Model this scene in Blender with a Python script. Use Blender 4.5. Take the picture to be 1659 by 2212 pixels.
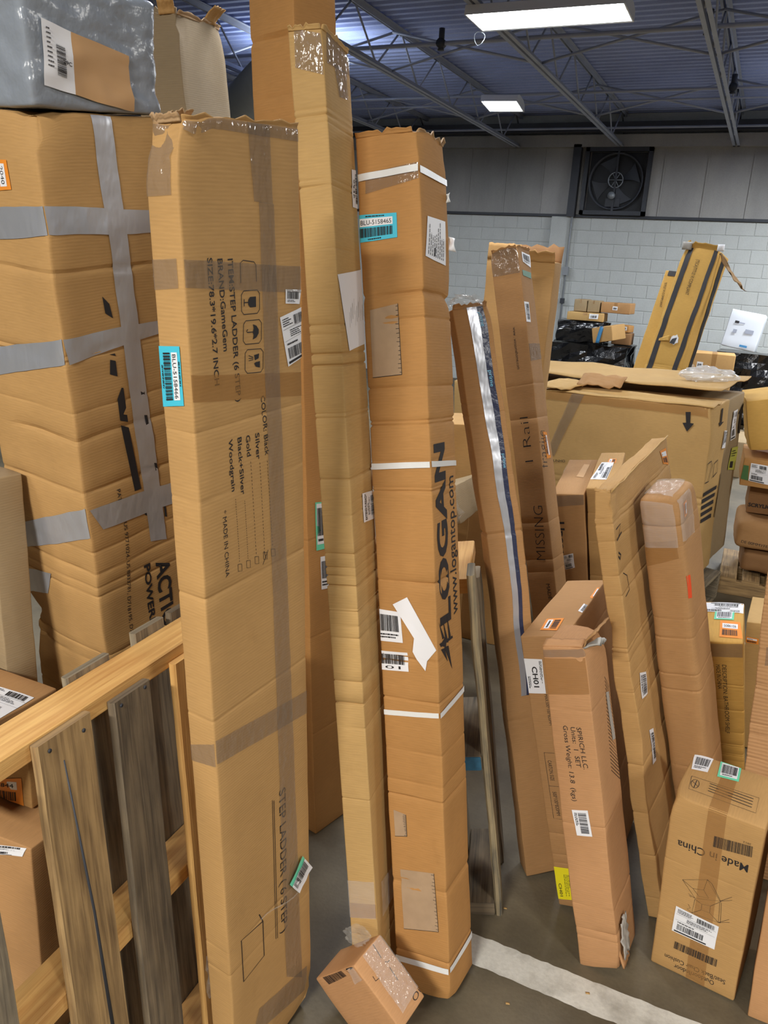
import bpy, bmesh, math, random
from mathutils import Vector, Matrix, noise
from mathutils.geometry import tessellate_polygon
from math import sin, cos, pi, radians

for ob in list(bpy.data.objects):
    bpy.data.objects.remove(ob, do_unlink=True)
scene = bpy.context.scene
COL = scene.collection

# ------------------------------------------------------------------ camera
def camera():
    p, r, yaw = radians(16.98), radians(3.32), radians(24.1)
    F0 = Vector((-sin(yaw), cos(yaw), 0)); R0 = Vector((cos(yaw), sin(yaw), 0)); Z = Vector((0, 0, 1))
    F = cos(p) * F0 - sin(p) * Z
    U0 = sin(p) * F0 + cos(p) * Z
    X = cos(r) * R0 + sin(r) * U0
    Y = -sin(r) * R0 + cos(r) * U0
    cd = bpy.data.cameras.new('camera')
    cd.sensor_fit = 'VERTICAL'; cd.sensor_height = 24.0
    cd.lens = 24.0 * 1719.0 / 2212.0
    cd.clip_start = 0.02
    co = bpy.data.objects.new('camera', cd); COL.objects.link(co)
    m = Matrix((X, Y, -F)).transposed().to_4x4(); m.translation = Vector((0, 0, 1.80))
    co.matrix_world = m
    scene.camera = co
camera()

# ------------------------------------------------------------------ world, light, exposure
w = bpy.data.worlds.new('world'); scene.world = w; w.use_nodes = True
w.node_tree.nodes['Background'].inputs[0].default_value = (0.55, 0.62, 0.75, 1)
w.node_tree.nodes['Background'].inputs[1].default_value = 0.03
vs = scene.view_settings
vs.view_transform = 'Standard'; vs.look = 'None'; vs.gamma = 1.0; vs.use_curve_mapping = False
vs.exposure = 0.35

def lamp(name, loc, power, sx=1.22, sy=0.4, col=(1.0, 0.955, 0.87), rz=0.0):
    """fluorescent ceiling fixture of the hall, above and behind the camera"""
    l = bpy.data.lights.new(name, 'AREA'); l.shape = 'RECTANGLE'; l.size = sx; l.size_y = sy
    l.energy = power; l.color = col
    o = bpy.data.objects.new(name, l); COL.objects.link(o); o.location = loc; o.rotation_euler = (0, 0, rz)
    # upward bluish lamp added above each fixture to brighten the deck
    u = bpy.data.lights.new(name, 'AREA'); u.shape = 'RECTANGLE'; u.size = sx; u.size_y = sy; u.energy = power * UPLIGHT; u.color = (.86, .93, 1.0)
    o = bpy.data.objects.new(name, u); COL.objects.link(o); o.location = (loc[0], loc[1], loc[2] + .12); o.rotation_euler = (pi, 0, rz)
UPLIGHT = .13
lamp('fluorescent_lamp_and_uplight', (-0.7, -2.8, 3.68), 300)
lamp('fluorescent_lamp_and_uplight', (-3.6, -2.8, 3.68), 90)
lamp('fluorescent_lamp_and_uplight', (4.2, -1.7, 3.68), 210)
lamp('fluorescent_lamp_and_uplight', (4.4, 3.3, 3.68), 80, col=(1.0, .96, .89))
lamp('fluorescent_lamp_and_uplight', (-5.2, 3.3, 3.68), 60, col=(.92, .96, 1))
lamp('fluorescent_lamp_and_uplight', (-1.5, 3.2, 3.68), 55, col=(.95, .97, 1))
lamp('fluorescent_lamp_and_uplight', (2.2, 7.0, 3.68), 90, col=(.97, .98, 1))
lamp('fluorescent_lamp_and_uplight', (1.2, 10.6, 3.68), 200, col=(.93, .97, 1))
lamp('fluorescent_lamp_and_uplight', (-5.2, 8.6, 3.68), 120, col=(.92, .96, 1))
F1_STRENGTH, F2_STRENGTH = 60.0, 90.0

# ------------------------------------------------------------------ materials
MATS = {}
def lin(c):
    return tuple((x / 255 / 12.92 if x / 255 <= 0.04045 else ((x / 255 + 0.055) / 1.055) ** 2.4) for x in c)
def newmat(name):
    m = bpy.data.materials.new(name); m.use_nodes = True
    nt = m.node_tree; b = nt.nodes['Principled BSDF']
    MATS[name] = m
    return m, nt, b
def N(nt, t, **k):
    n = nt.nodes.new(t)
    for a, v in k.items():
        setattr(n, a, v)
    return n
def math_node(nt, op, a, b=None):
    n = N(nt, 'ShaderNodeMath', operation=op)
    for i, v in enumerate((a, b)):
        if v is None: continue
        if isinstance(v, (int, float)): n.inputs[i].default_value = v
        else: nt.links.new(v, n.inputs[i])
    return n.outputs[0]
def plain(name, srgb, rough=0.6, metal=0.0, alpha=1.0, bump=0.0, bscale=40.0, var=0.08, vscale=6.0, spec=0.5, coat=0.0):
    m, nt, b = newmat(name)
    c = lin(srgb)
    tc = N(nt, 'ShaderNodeTexCoord')
    nz = N(nt, 'ShaderNodeTexNoise'); nz.inputs['Scale'].default_value = vscale; nz.inputs['Detail'].default_value = 4
    nt.links.new(tc.outputs['Object'], nz.inputs['Vector'])
    mx = N(nt, 'ShaderNodeMix', data_type='RGBA')
    mx.inputs[6].default_value = (*[max(0, x * (1 - var * 1.6)) for x in c], 1)
    mx.inputs[7].default_value = (*[min(1, x * (1 + var)) for x in c], 1)
    nt.links.new(nz.outputs['Fac'], mx.inputs[0]); nt.links.new(mx.outputs[2], b.inputs['Base Color'])
    b.inputs['Roughness'].default_value = rough; b.inputs['Metallic'].default_value = metal
    b.inputs['Specular IOR Level'].default_value = spec; b.inputs['Coat Weight'].default_value = coat
    b.inputs['Alpha'].default_value = alpha
    if bump:
        n2 = N(nt, 'ShaderNodeTexNoise'); n2.inputs['Scale'].default_value = bscale; n2.inputs['Detail'].default_value = 3
        nt.links.new(tc.outputs['Object'], n2.inputs['Vector'])
        bp = N(nt, 'ShaderNodeBump'); bp.inputs['Strength'].default_value = bump; bp.inputs['Distance'].default_value = 0.01
        nt.links.new(n2.outputs['Fac'], bp.inputs['Height']); nt.links.new(bp.outputs[0], b.inputs['Normal'])
    return m
def cardboard(name, srgb, rough=0.78, flute=0.035, stain=0.35, period=0.0062):
    """kraft board: mottled paper colour, fibre streaks, scuffs, faint flutes (uv in metres)"""
    m, nt, b = newmat(name)
    c = lin(srgb)
    uv = N(nt, 'ShaderNodeUVMap'); uv.uv_map = 'UVMap'
    L = nt.links.new
    n1 = N(nt, 'ShaderNodeTexNoise'); n1.inputs['Scale'].default_value = 5; n1.inputs['Detail'].default_value = 5
    L(uv.outputs[0], n1.inputs['Vector'])
    mp = N(nt, 'ShaderNodeMapping'); mp.inputs['Scale'].default_value = (30, 260, 1); L(uv.outputs[0], mp.inputs[0])
    n2 = N(nt, 'ShaderNodeTexNoise'); n2.inputs['Scale'].default_value = 1.0; n2.inputs['Detail'].default_value = 3
    L(mp.outputs[0], n2.inputs['Vector'])
    mp3 = N(nt, 'ShaderNodeMapping'); mp3.inputs['Scale'].default_value = (1.0, 0.6, 1); L(uv.outputs[0], mp3.inputs[0])
    n3 = N(nt, 'ShaderNodeTexNoise'); n3.inputs['Scale'].default_value = 11; n3.inputs['Detail'].default_value = 8; n3.inputs['Roughness'].default_value = .7
    L(mp3.outputs[0], n3.inputs['Vector'])
    r3 = N(nt, 'ShaderNodeValToRGB'); r3.color_ramp.elements[0].position = .60; r3.color_ramp.elements[1].position = .80
    L(n3.outputs['Fac'], r3.inputs[0])
    ma = N(nt, 'ShaderNodeMix', data_type='RGBA')
    ma.inputs[6].default_value = (*[x * .86 for x in c], 1); ma.inputs[7].default_value = (*[min(1, x * 1.12) for x in c], 1)
    L(n1.outputs['Fac'], ma.inputs[0])
    mb = N(nt, 'ShaderNodeMix', data_type='RGBA', blend_type='MULTIPLY'); mb.inputs[0].default_value = .5
    g = N(nt, 'ShaderNodeMapRange'); g.inputs[3].default_value = .7; g.inputs[4].default_value = 1.25; L(n2.outputs['Fac'], g.inputs[0])
    L(ma.outputs[2], mb.inputs[6]); L(g.outputs[0], mb.inputs[7])
    mc = N(nt, 'ShaderNodeMix', data_type='RGBA')
    mc.inputs[7].default_value = (c[0] * .55, c[1] * .5, c[2] * .45, 1)
    L(math_node(nt, 'MULTIPLY', r3.outputs[0], stain), mc.inputs[0]); L(mb.outputs[2], mc.inputs[6])
    L(mc.outputs[2], b.inputs['Base Color'])
    b.inputs['Roughness'].default_value = rough; b.inputs['Specular IOR Level'].default_value = .3
    sp = N(nt, 'ShaderNodeSeparateXYZ'); L(uv.outputs[0], sp.inputs[0])
    wv = math_node(nt, 'SINE', math_node(nt, 'MULTIPLY', sp.outputs[1], 2 * pi / period))
    h = math_node(nt, 'ADD', math_node(nt, 'MULTIPLY', wv, flute), math_node(nt, 'MULTIPLY', n1.outputs['Fac'], .12))
    bp = N(nt, 'ShaderNodeBump'); bp.inputs['Strength'].default_value = .35; bp.inputs['Distance'].default_value = .004
    L(h, bp.inputs['Height']); L(bp.outputs[0], b.inputs['Normal'])
    return m
def wood(name, srgb, dark, rough=0.7, grain=1.0, vscale=1.0):
    """boards: object z is never assumed, the grain runs along uv.x (metres)"""
    m, nt, b = newmat(name); L = nt.links.new
    uv = N(nt, 'ShaderNodeUVMap'); uv.uv_map = 'UVMap'
    mp = N(nt, 'ShaderNodeMapping'); mp.inputs['Scale'].default_value = (1.3, 32, 1); L(uv.outputs[0], mp.inputs[0])
    n1 = N(nt, 'ShaderNodeTexNoise'); n1.inputs['Scale'].default_value = 3; n1.inputs['Detail'].default_value = 6; n1.inputs['Distortion'].default_value = .6
    L(mp.outputs[0], n1.inputs['Vector'])
    mp2 = N(nt, 'ShaderNodeMapping'); mp2.inputs['Scale'].default_value = (2.0 * vscale, 7 * vscale, 1); L(uv.outputs[0], mp2.inputs[0])
    n2 = N(nt, 'ShaderNodeTexNoise'); n2.inputs['Scale'].default_value = 2; n2.inputs['Detail'].default_value = 6
    L(mp2.outputs[0], n2.inputs['Vector'])
    c, d = lin(srgb), lin(dark)
    r = N(nt, 'ShaderNodeValToRGB'); r.color_ramp.elements[0].position = .35; r.color_ramp.elements[1].position = .62
    r.color_ramp.elements[0].color = (*d, 1); r.color_ramp.elements[1].color = (*c, 1)
    mixf = math_node(nt, 'ADD', math_node(nt, 'MULTIPLY', n1.outputs['Fac'], .55), math_node(nt, 'MULTIPLY', n2.outputs['Fac'], .45))
    L(mixf, r.inputs[0]); L(r.outputs[0], b.inputs['Base Color'])
    b.inputs['Roughness'].default_value = rough
    bp = N(nt, 'ShaderNodeBump'); bp.inputs['Strength'].default_value = .5; bp.inputs['Distance'].default_value = .003
    L(n1.outputs['Fac'], bp.inputs['Height']); L(bp.outputs[0], b.inputs['Normal'])
    return m
def film(name, srgb, alpha, rough=.12, bscale=60., bump=.8):
    m, nt, b = newmat(name); L = nt.links.new
    b.inputs['Base Color'].default_value = (*lin(srgb), 1); b.inputs['Roughness'].default_value = rough
    b.inputs['Alpha'].default_value = alpha; b.inputs['Specular IOR Level'].default_value = .8
    tc = N(nt, 'ShaderNodeTexCoord'); nz = N(nt, 'ShaderNodeTexNoise'); nz.inputs['Scale'].default_value = bscale; nz.inputs['Detail'].default_value = 2
    mp = N(nt, 'ShaderNodeMapping'); mp.inputs['Scale'].default_value = (1, 1, .45); L(tc.outputs['Object'], mp.inputs[0])
    L(mp.outputs[0], nz.inputs['Vector'])
    bp = N(nt, 'ShaderNodeBump'); bp.inputs['Strength'].default_value = bump; bp.inputs['Distance'].default_value = .006
    L(nz.outputs['Fac'], bp.inputs['Height']); L(bp.outputs[0], b.inputs['Normal'])
    return m

cardboard('kraft_tan', (186, 146, 92))
cardboard('kraft_orange', (182, 134, 78))
cardboard('kraft_brown', (174, 132, 86))
cardboard('kraft_pale', (190, 154, 98))
cardboard('kraft_grey', (158, 137, 104))
cardboard('kraft_yellow', (206, 162, 84))
cardboard('kraft_dusty', (142, 124, 96))
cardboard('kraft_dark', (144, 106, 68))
cardboard('kraft_pink', (190, 143, 98))
cardboard('kraft_ribbed', (196, 152, 106), flute=.3, period=.012)
cardboard('board_inside', (178, 146, 108), flute=.3)
plain('grey_poly', (146, 154, 164), rough=.24, bump=.35, bscale=30, var=.15, spec=.7)
film('tape', (140, 126, 112), .40, rough=.10); film('tape_tan', (176, 128, 72), .45, rough=.2, bscale=40, bump=.35)
film('clear_film', (225, 225, 222), .22, rough=.08, bscale=45, bump=1.0)
film('crumpled_film', (200, 198, 190), .13, rough=.08, bscale=30, bump=1.0)
film('silver_tape', (196, 200, 208), 1.0, rough=.33, bscale=35, bump=.35); MATS['silver_tape'].node_tree.nodes['Principled BSDF'].inputs['Metallic'].default_value = .55
plain('navy_tape', (52, 58, 84), rough=.3, bump=.3)
plain('strap_white', (232, 234, 232), rough=.35, bump=.1)
plain('label', (236, 237, 240), rough=.5, var=.03); plain('label_grey', (176, 172, 164), rough=.6)
plain('label_cyan', (72, 196, 222), rough=.45, var=.03); plain('label_orange', (238, 146, 48), rough=.5, var=.04)
plain('label_mint', (112, 218, 178), rough=.5, var=.03); plain('label_yellow', (240, 226, 30), rough=.5, var=.03)
plain('label_green', (28, 112, 70), rough=.5); plain('label_red', (226, 78, 38), rough=.5)
plain('label_lime', (186, 186, 80), rough=.6); plain('kraft_paper', (200, 158, 110), rough=.7)
plain('ink', (34, 31, 33), rough=.7, var=.2); plain('ink_cyan', (120, 200, 235), rough=.5); plain('ink_green', (70, 110, 60), rough=.7)
plain('stripe_black', (42, 40, 42), rough=.6); plain('board_liner', (178, 150, 118), rough=.85, var=.12, vscale=30)
plain('black_poly', (14, 15, 18), rough=.18, bump=1.0, bscale=9, spec=.6, var=.2)
plain('white_carton', (214, 220, 228), rough=.5, var=.03); plain('blue_print', (60, 130, 180), rough=.5)
wood('pine_light', (230, 184, 112), (196, 142, 78)); wood('wood_grey', (160, 146, 120), (92, 84, 72), vscale=1.6)
wood('wood_dark', (132, 116, 92), (72, 64, 54), vscale=1.8); wood('wood_yellow', (180, 148, 100), (112, 88, 58), vscale=1.8)
wood('wood_weathered', (170, 152, 116), (78, 76, 70), vscale=2.4)
plain('blue_paint', (56, 110, 140), rough=.7, var=.3, vscale=60)
plain('steel_dark', (52, 55, 62), rough=.55, var=.15); plain('steel_grey', (158, 164, 180), rough=.55, var=.15); plain('galvanized', (150, 156, 162), rough=.4, metal=.4)
plain('deck_paint', (104, 108, 122), rough=.7, var=.18, vscale=1.5); plain('fixture_white', (225, 228, 232), rough=.35, var=.02)
plain('fan_black', (22, 24, 28), rough=.6); plain('conduit', (140, 144, 148), rough=.4)
def stained(name, srgb, dirt, scale, streak=(1, 1, 1), rough=.7, lo=.45, hi=.75, amt=.8, bump=.1, fine=90):
    m, nt, b = newmat(name); L = nt.links.new
    tc = N(nt, 'ShaderNodeTexCoord'); mp = N(nt, 'ShaderNodeMapping'); mp.inputs['Scale'].default_value = streak; L(tc.outputs['Object'], mp.inputs[0])
    nz = N(nt, 'ShaderNodeTexNoise'); nz.inputs['Scale'].default_value = scale; nz.inputs['Detail'].default_value = 8; nz.inputs['Roughness'].default_value = .62
    L(mp.outputs[0], nz.inputs['Vector'])
    r = N(nt, 'ShaderNodeValToRGB'); r.color_ramp.elements[0].position = lo; r.color_ramp.elements[1].position = hi; L(nz.outputs['Fac'], r.inputs[0])
    n2 = N(nt, 'ShaderNodeTexNoise'); n2.inputs['Scale'].default_value = fine; n2.inputs['Detail'].default_value = 4; L(tc.outputs['Object'], n2.inputs['Vector'])
    mx = N(nt, 'ShaderNodeMix', data_type='RGBA'); mx.inputs[6].default_value = (*lin(srgb), 1); mx.inputs[7].default_value = (*lin(dirt), 1)
    L(math_node(nt, 'MULTIPLY', r.outputs[0], amt), mx.inputs[0])
    mm = N(nt, 'ShaderNodeMix', data_type='RGBA', blend_type='MULTIPLY'); mm.inputs[0].default_value = .5
    g = N(nt, 'ShaderNodeMapRange'); g.inputs[3].default_value = .7; g.inputs[4].default_value = 1.3; L(n2.outputs['Fac'], g.inputs[0])
    L(mx.outputs[2], mm.inputs[6]); L(g.outputs[0], mm.inputs[7]); L(mm.outputs[2], b.inputs['Base Color'])
    b.inputs['Roughness'].default_value = rough
    bp = N(nt, 'ShaderNodeBump'); bp.inputs['Strength'].default_value = bump; bp.inputs['Distance'].default_value = .01
    L(n2.outputs['Fac'], bp.inputs['Height']); L(bp.outputs[0], b.inputs['Normal'])
    return m
stained('concrete_floor', (112, 102, 82), (58, 52, 40), 2.2, rough=.55, lo=.35, hi=.7)
stained('floor_paint', (206, 204, 194), (128, 122, 110), 9, rough=.6, lo=.48, hi=.78, amt=.75)
stained('block_paint', (190, 193, 190), (136, 138, 134), .8, (1, 1, .35), rough=.7, lo=.5, hi=.8, amt=.6, bump=.3)
stained('siding', (166, 164, 160), (104, 104, 104), .7, (1, 1, .3), rough=.6, lo=.4, hi=.75)
stained('plain_wall', (120, 122, 122), (92, 92, 92), .6)
stained('decking', (156, 170, 214), (128, 140, 182), .5, rough=.7)  # the blue of the deck has glare from the lamps put into its colour

# ------------------------------------------------------------------ object helpers
def link(name, me, mat=None, parent=None, loc=None):
    o = bpy.data.objects.new(name, me); COL.objects.link(o)
    if mat and me: me.materials.append(MATS[mat])
    if parent: o.parent = parent
    if loc is not None: o.location = loc
    return o
def tag(o, label=None, cat=None, group=None, kind=None):
    if label: o['label'] = label
    if cat: o['category'] = cat
    if group: o['group'] = group
    if kind: o['kind'] = kind
    return o
def mesh(verts, faces, smooth=False, uvs=None):
    me = bpy.data.meshes.new('mesh'); me.from_pydata([tuple(v) for v in verts], [], faces)
    if uvs is not None:
        l = me.uv_layers.new(name='UVMap')
        for i, lp in enumerate(me.loops): l.data[i].uv = uvs[lp.vertex_index] if len(uvs) == len(verts) else uvs[i]
    if smooth: me.polygons.foreach_set('use_smooth', [True] * len(me.polygons))
    me.update(); return me
def empty(name, loc, label=None, cat=None, group=None, kind=None, rz=0):
    o = bpy.data.objects.new(name, None); COL.objects.link(o); o.location = loc; o.rotation_euler = (0, 0, rz); o.empty_display_size = .1
    return tag(o, label, cat, group, kind)
def bar_mesh(ax, ay, az, O, size, bev=.002, rough_amp=0.0, seed=0, nseg=1):
    """board: long axis ax; O = corner; size = (lx, ly, lz); uv.x runs along the board; ends and edges slightly worn"""
    lx, ly, lz = size; V = []; Fc = []; UV = []
    n = max(1, nseg); b = min(bev, ly * .3, lz * .3)
    ring = [(b, 0), (ly - b, 0), (ly, b), (ly, lz - b), (ly - b, lz), (b, lz), (0, lz - b), (0, b)]
    for i in range(n + 1):
        t = i / n
        for j, (y, z) in enumerate(ring):
            p = O + ax * (lx * t) + ay * y + az * z
            if rough_amp:
                q = p * 9 + Vector((seed * 3.1, seed, 0)); f = noise.noise(q) * rough_amp
                p = p + ay * (f if y > ly / 2 else -f) + az * (noise.noise(q + Vector((5, 5, 5))) * rough_amp * .5)
            V.append(p)
    loops_uv = []
    per = [0]
    for j in range(8):
        a, c = ring[j], ring[(j + 1) % 8]; per.append(per[-1] + math.hypot(a[0] - c[0], a[1] - c[1]))
    so = seed * 1.37
    for i in range(n):
        for j in range(8):
            k = (j + 1) % 8
            Fc.append((i * 8 + j, i * 8 + k, (i + 1) * 8 + k, (i + 1) * 8 + j))
            x0, x1 = lx * i / n + so, lx * (i + 1) / n + so
            loops_uv += [(x0, per[j]), (x0, per[j + 1]), (x1, per[j + 1]), (x1, per[j])]
    Fc.append(tuple(range(7, -1, -1))); loops_uv += [(so + ring[j][0] * .2, ring[j][1]) for j in range(7, -1, -1)]
    Fc.append(tuple(n * 8 + j for j in range(8))); loops_uv += [(so + ring[j][0] * .2, ring[j][1]) for j in range(8)]
    me = bpy.data.meshes.new('board'); me.from_pydata([tuple(v) for v in V], [], Fc)
    l = me.uv_layers.new(name='UVMap')
    for i, u in enumerate(loops_uv): l.data[i].uv = u
    me.update(); return me
AX, AY, AZ = Vector((1, 0, 0)), Vector((0, 1, 0)), Vector((0, 0, 1))
def boxm(x0, y0, z0, x1, y1, z1):
    V = [(x, y, z) for z in (z0, z1) for y in (y0, y1) for x in (x0, x1)]
    return mesh(V, [(0, 2, 3, 1), (4, 5, 7, 6), (0, 1, 5, 4), (1, 3, 7, 5), (3, 2, 6, 7), (2, 0, 4, 6)])
def tube_mesh(pts, r, n=8, cap=True):
    V = []; Fc = []
    P = [Vector(p) for p in pts]
    for i, p in enumerate(P):
        d = (P[min(i + 1, len(P) - 1)] - P[max(i - 1, 0)]).normalized()
        u = d.orthogonal().normalized() if i == 0 else (u - d * u.dot(d)).normalized()
        v = d.cross(u)
        rr = r[i] if isinstance(r, (list, tuple)) else r
        for k in range(n): V.append(p + (u * cos(2 * pi * k / n) + v * sin(2 * pi * k / n)) * rr)
    for i in range(len(P) - 1):
        for k in range(n): Fc.append((i * n + k, i * n + (k + 1) % n, (i + 1) * n + (k + 1) % n, (i + 1) * n + k))
    if cap: Fc.append(tuple(range(n - 1, -1, -1))); Fc.append(tuple(range((len(P) - 1) * n, len(P) * n)))
    return mesh(V, Fc, smooth=True)

# ------------------------------------------------------------------ measured cartons: corner, rotation vector, size in metres
BOXDATA = {
  'gamegem': ([-0.7839, 1.1216, -0.0006], [0.06189, -0.05617, 1.44342], [0.2787, 0.0664, 1.9997]),
  'logan': ([-0.4193, 1.527, 0.0351], [-0.18371, -0.05686, 1.52197], [0.1502, 0.1523, 2.0929]),
  'extend': ([-0.5837, 1.4694, 0.012], [-0.13562, -0.07297, 1.6928], [0.1529, 0.0726, 2.2582]),
  'behind': ([-1.0491, 1.9414, 0.0013], [-0.01801, -0.05423, 1.31327], [0.1513, 0.1613, 2.4557]),
  'greybox': ([-1.6227, 2.4649, 0.0108], [0.06062, -0.14819, 1.80672], [0.3667, 0.1536, 2.5077]),
  'brown': ([-1.3371, 1.4332, 0.009], [0.13629, -0.06608, 1.424], [0.46, 0.3028, 2.0482]),
  'ch01': ([-0.2542, 2.0199, 0.0074], [-0.01739, -0.25666, -0.03358], [0.131, 0.5233, 0.8517]),
  'spirich': ([-0.0459, 1.8335, 0.0212], [-0.19083, -0.17369, 1.46949], [0.165, 0.1113, 0.9321]),
  'flat': ([0.0352, 2.1039, 0.0106], [-0.13462, -0.23932, 1.44465], [0.6259, 0.0469, 1.3156]),
  'wrapped': ([0.1803, 2.3146, 0.0162], [-0.07987, -0.27027, 1.39273], [0.1744, 0.1143, 1.2909]),
  'bath': ([0.2371, 2.7685, 0.0234], [0.02199, -0.28847, 1.59349], [0.2477, 0.142, 0.7104]),
  'mic': ([0.2364, 1.9079, 0.0057], [0.0282, -0.08232, 1.40264], [0.2103, 0.219, 0.5636]),
  'wins': ([-0.4337, 2.999, 0.041], [-0.26986, -0.13049, 1.49834], [0.1446, 0.1148, 1.9468]),
  'prime': ([-0.3702, 2.0852, 0.0075], [-0.09421, -0.22564, 0.54888], [0.105, 0.0785, 1.7478]),
  'crate': ([-0.1106, 4.5048, 0.2303], [0.00252, -0.06907, 1.35809], [0.3097, 1.5928, 0.9772]),
  'upcc': ([-0.4748, 3.6275, 0.0202], [0.00109, -0.22062, 1.62799], [0.4815, 0.1441, 0.8838]),
  'ts1': ([-0.7171, 6.4583, 0.0006], [-0.08371, 0.26244, 1.25904], [0.2197, 0.2836, 2.1472]),
  'small': ([-0.4703, 1.3163, 0.1394], [-0.61567, -0.67815, 1.24831], [0.1017, 0.19, 0.1755]),
  'bag': ([-1.2621, 1.1684, 2.0427], [0.13629, -0.06608, 1.424], [0.3, 0.28, 0.205]),
  'upcc2': ([-0.3503, 3.6427, 0.0496], [0.00109, -0.22062, 1.62799], [0.5, 0.12, 0.9]),
  'crate2': ([-0.059, 4.8408, 0.2469], [0.00252, -0.06907, 1.35809], [0.36, 1.4, 0.965]),
  'ts2': ([-0.8455, 6.7276, -0.0575], [-0.08371, 0.26244, 1.25904], [0.2, 0.28, 2.02]),
  's3': ([-1.505, 1.195, 0.0], [0.0, 0.0, 1.39626], [0.08, 0.3, 1.3]),
  's6': ([-1.31, 0.86, 0.72], [0.0, 0.0, 1.5708], [0.305, 0.3, 0.13]),
  's7': ([-1.33, 1.09, 0.567], [0.0, 0.0, 1.6057], [0.22, 0.13, 0.145]),
  's8': ([-1.235, 1.0, 0.0], [0.0, 0.0, 1.6057], [0.3, 0.21, 0.56]),
  'rt': ([0.214, 2.45, 0.0], [0.00268, -0.07676, -0.06978], [0.3, 0.2, 1.12]),
  'cream': ([0.2, 3.25, 0.0], [0.00274, -0.1047, -0.05231], [0.3, 0.3, 0.55]),
  'br': ([0.27, 1.885, 0.0], [0.00228, -0.05233, -0.08725], [0.3, 0.25, 0.55]),
  'r1': ([0.055, 5.12, 0.885], [0.0422, -0.22896, 0.08093], [0.55, 0.45, 0.3]),
  'r2': ([0.036, 5.1, 0.68], [0.0, 0.0, 0.03491], [0.6, 0.5, 0.165]),
  'r3': ([0.1, 5.3, 0.475], [0.0, 0.0, 0.03491], [0.5, 0.35, 0.2]),
  'r4': ([0.065, 5.12, 0.285], [0.0, 0.0, 0.03491], [0.6, 0.45, 0.178]),
  'r5': ([0.12, 5.14, 0.135], [0.0, 0.0, 0.03491], [0.55, 0.42, 0.13]),
  'bw': ([-1.185, 3.6, 0.0], [-0.01745, 0.00046, 0.05236], [0.31, 0.16, 1.87]),
  'g2': ([-0.86, 2.6039, 0.9378], [-0.38449, -0.23028, 1.69921], [0.5356, 0.2373, 0.1359]),
  'g1': ([-1.19, 3.22, 0.0], [0.0, 0.0, 0.5236], [0.16, 0.3, 1.17]),
  'g3': ([-1.02, 2.62, 0.0], [0.0, 0.0, 1.69297], [0.42, 0.2, 0.8]),
}
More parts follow.
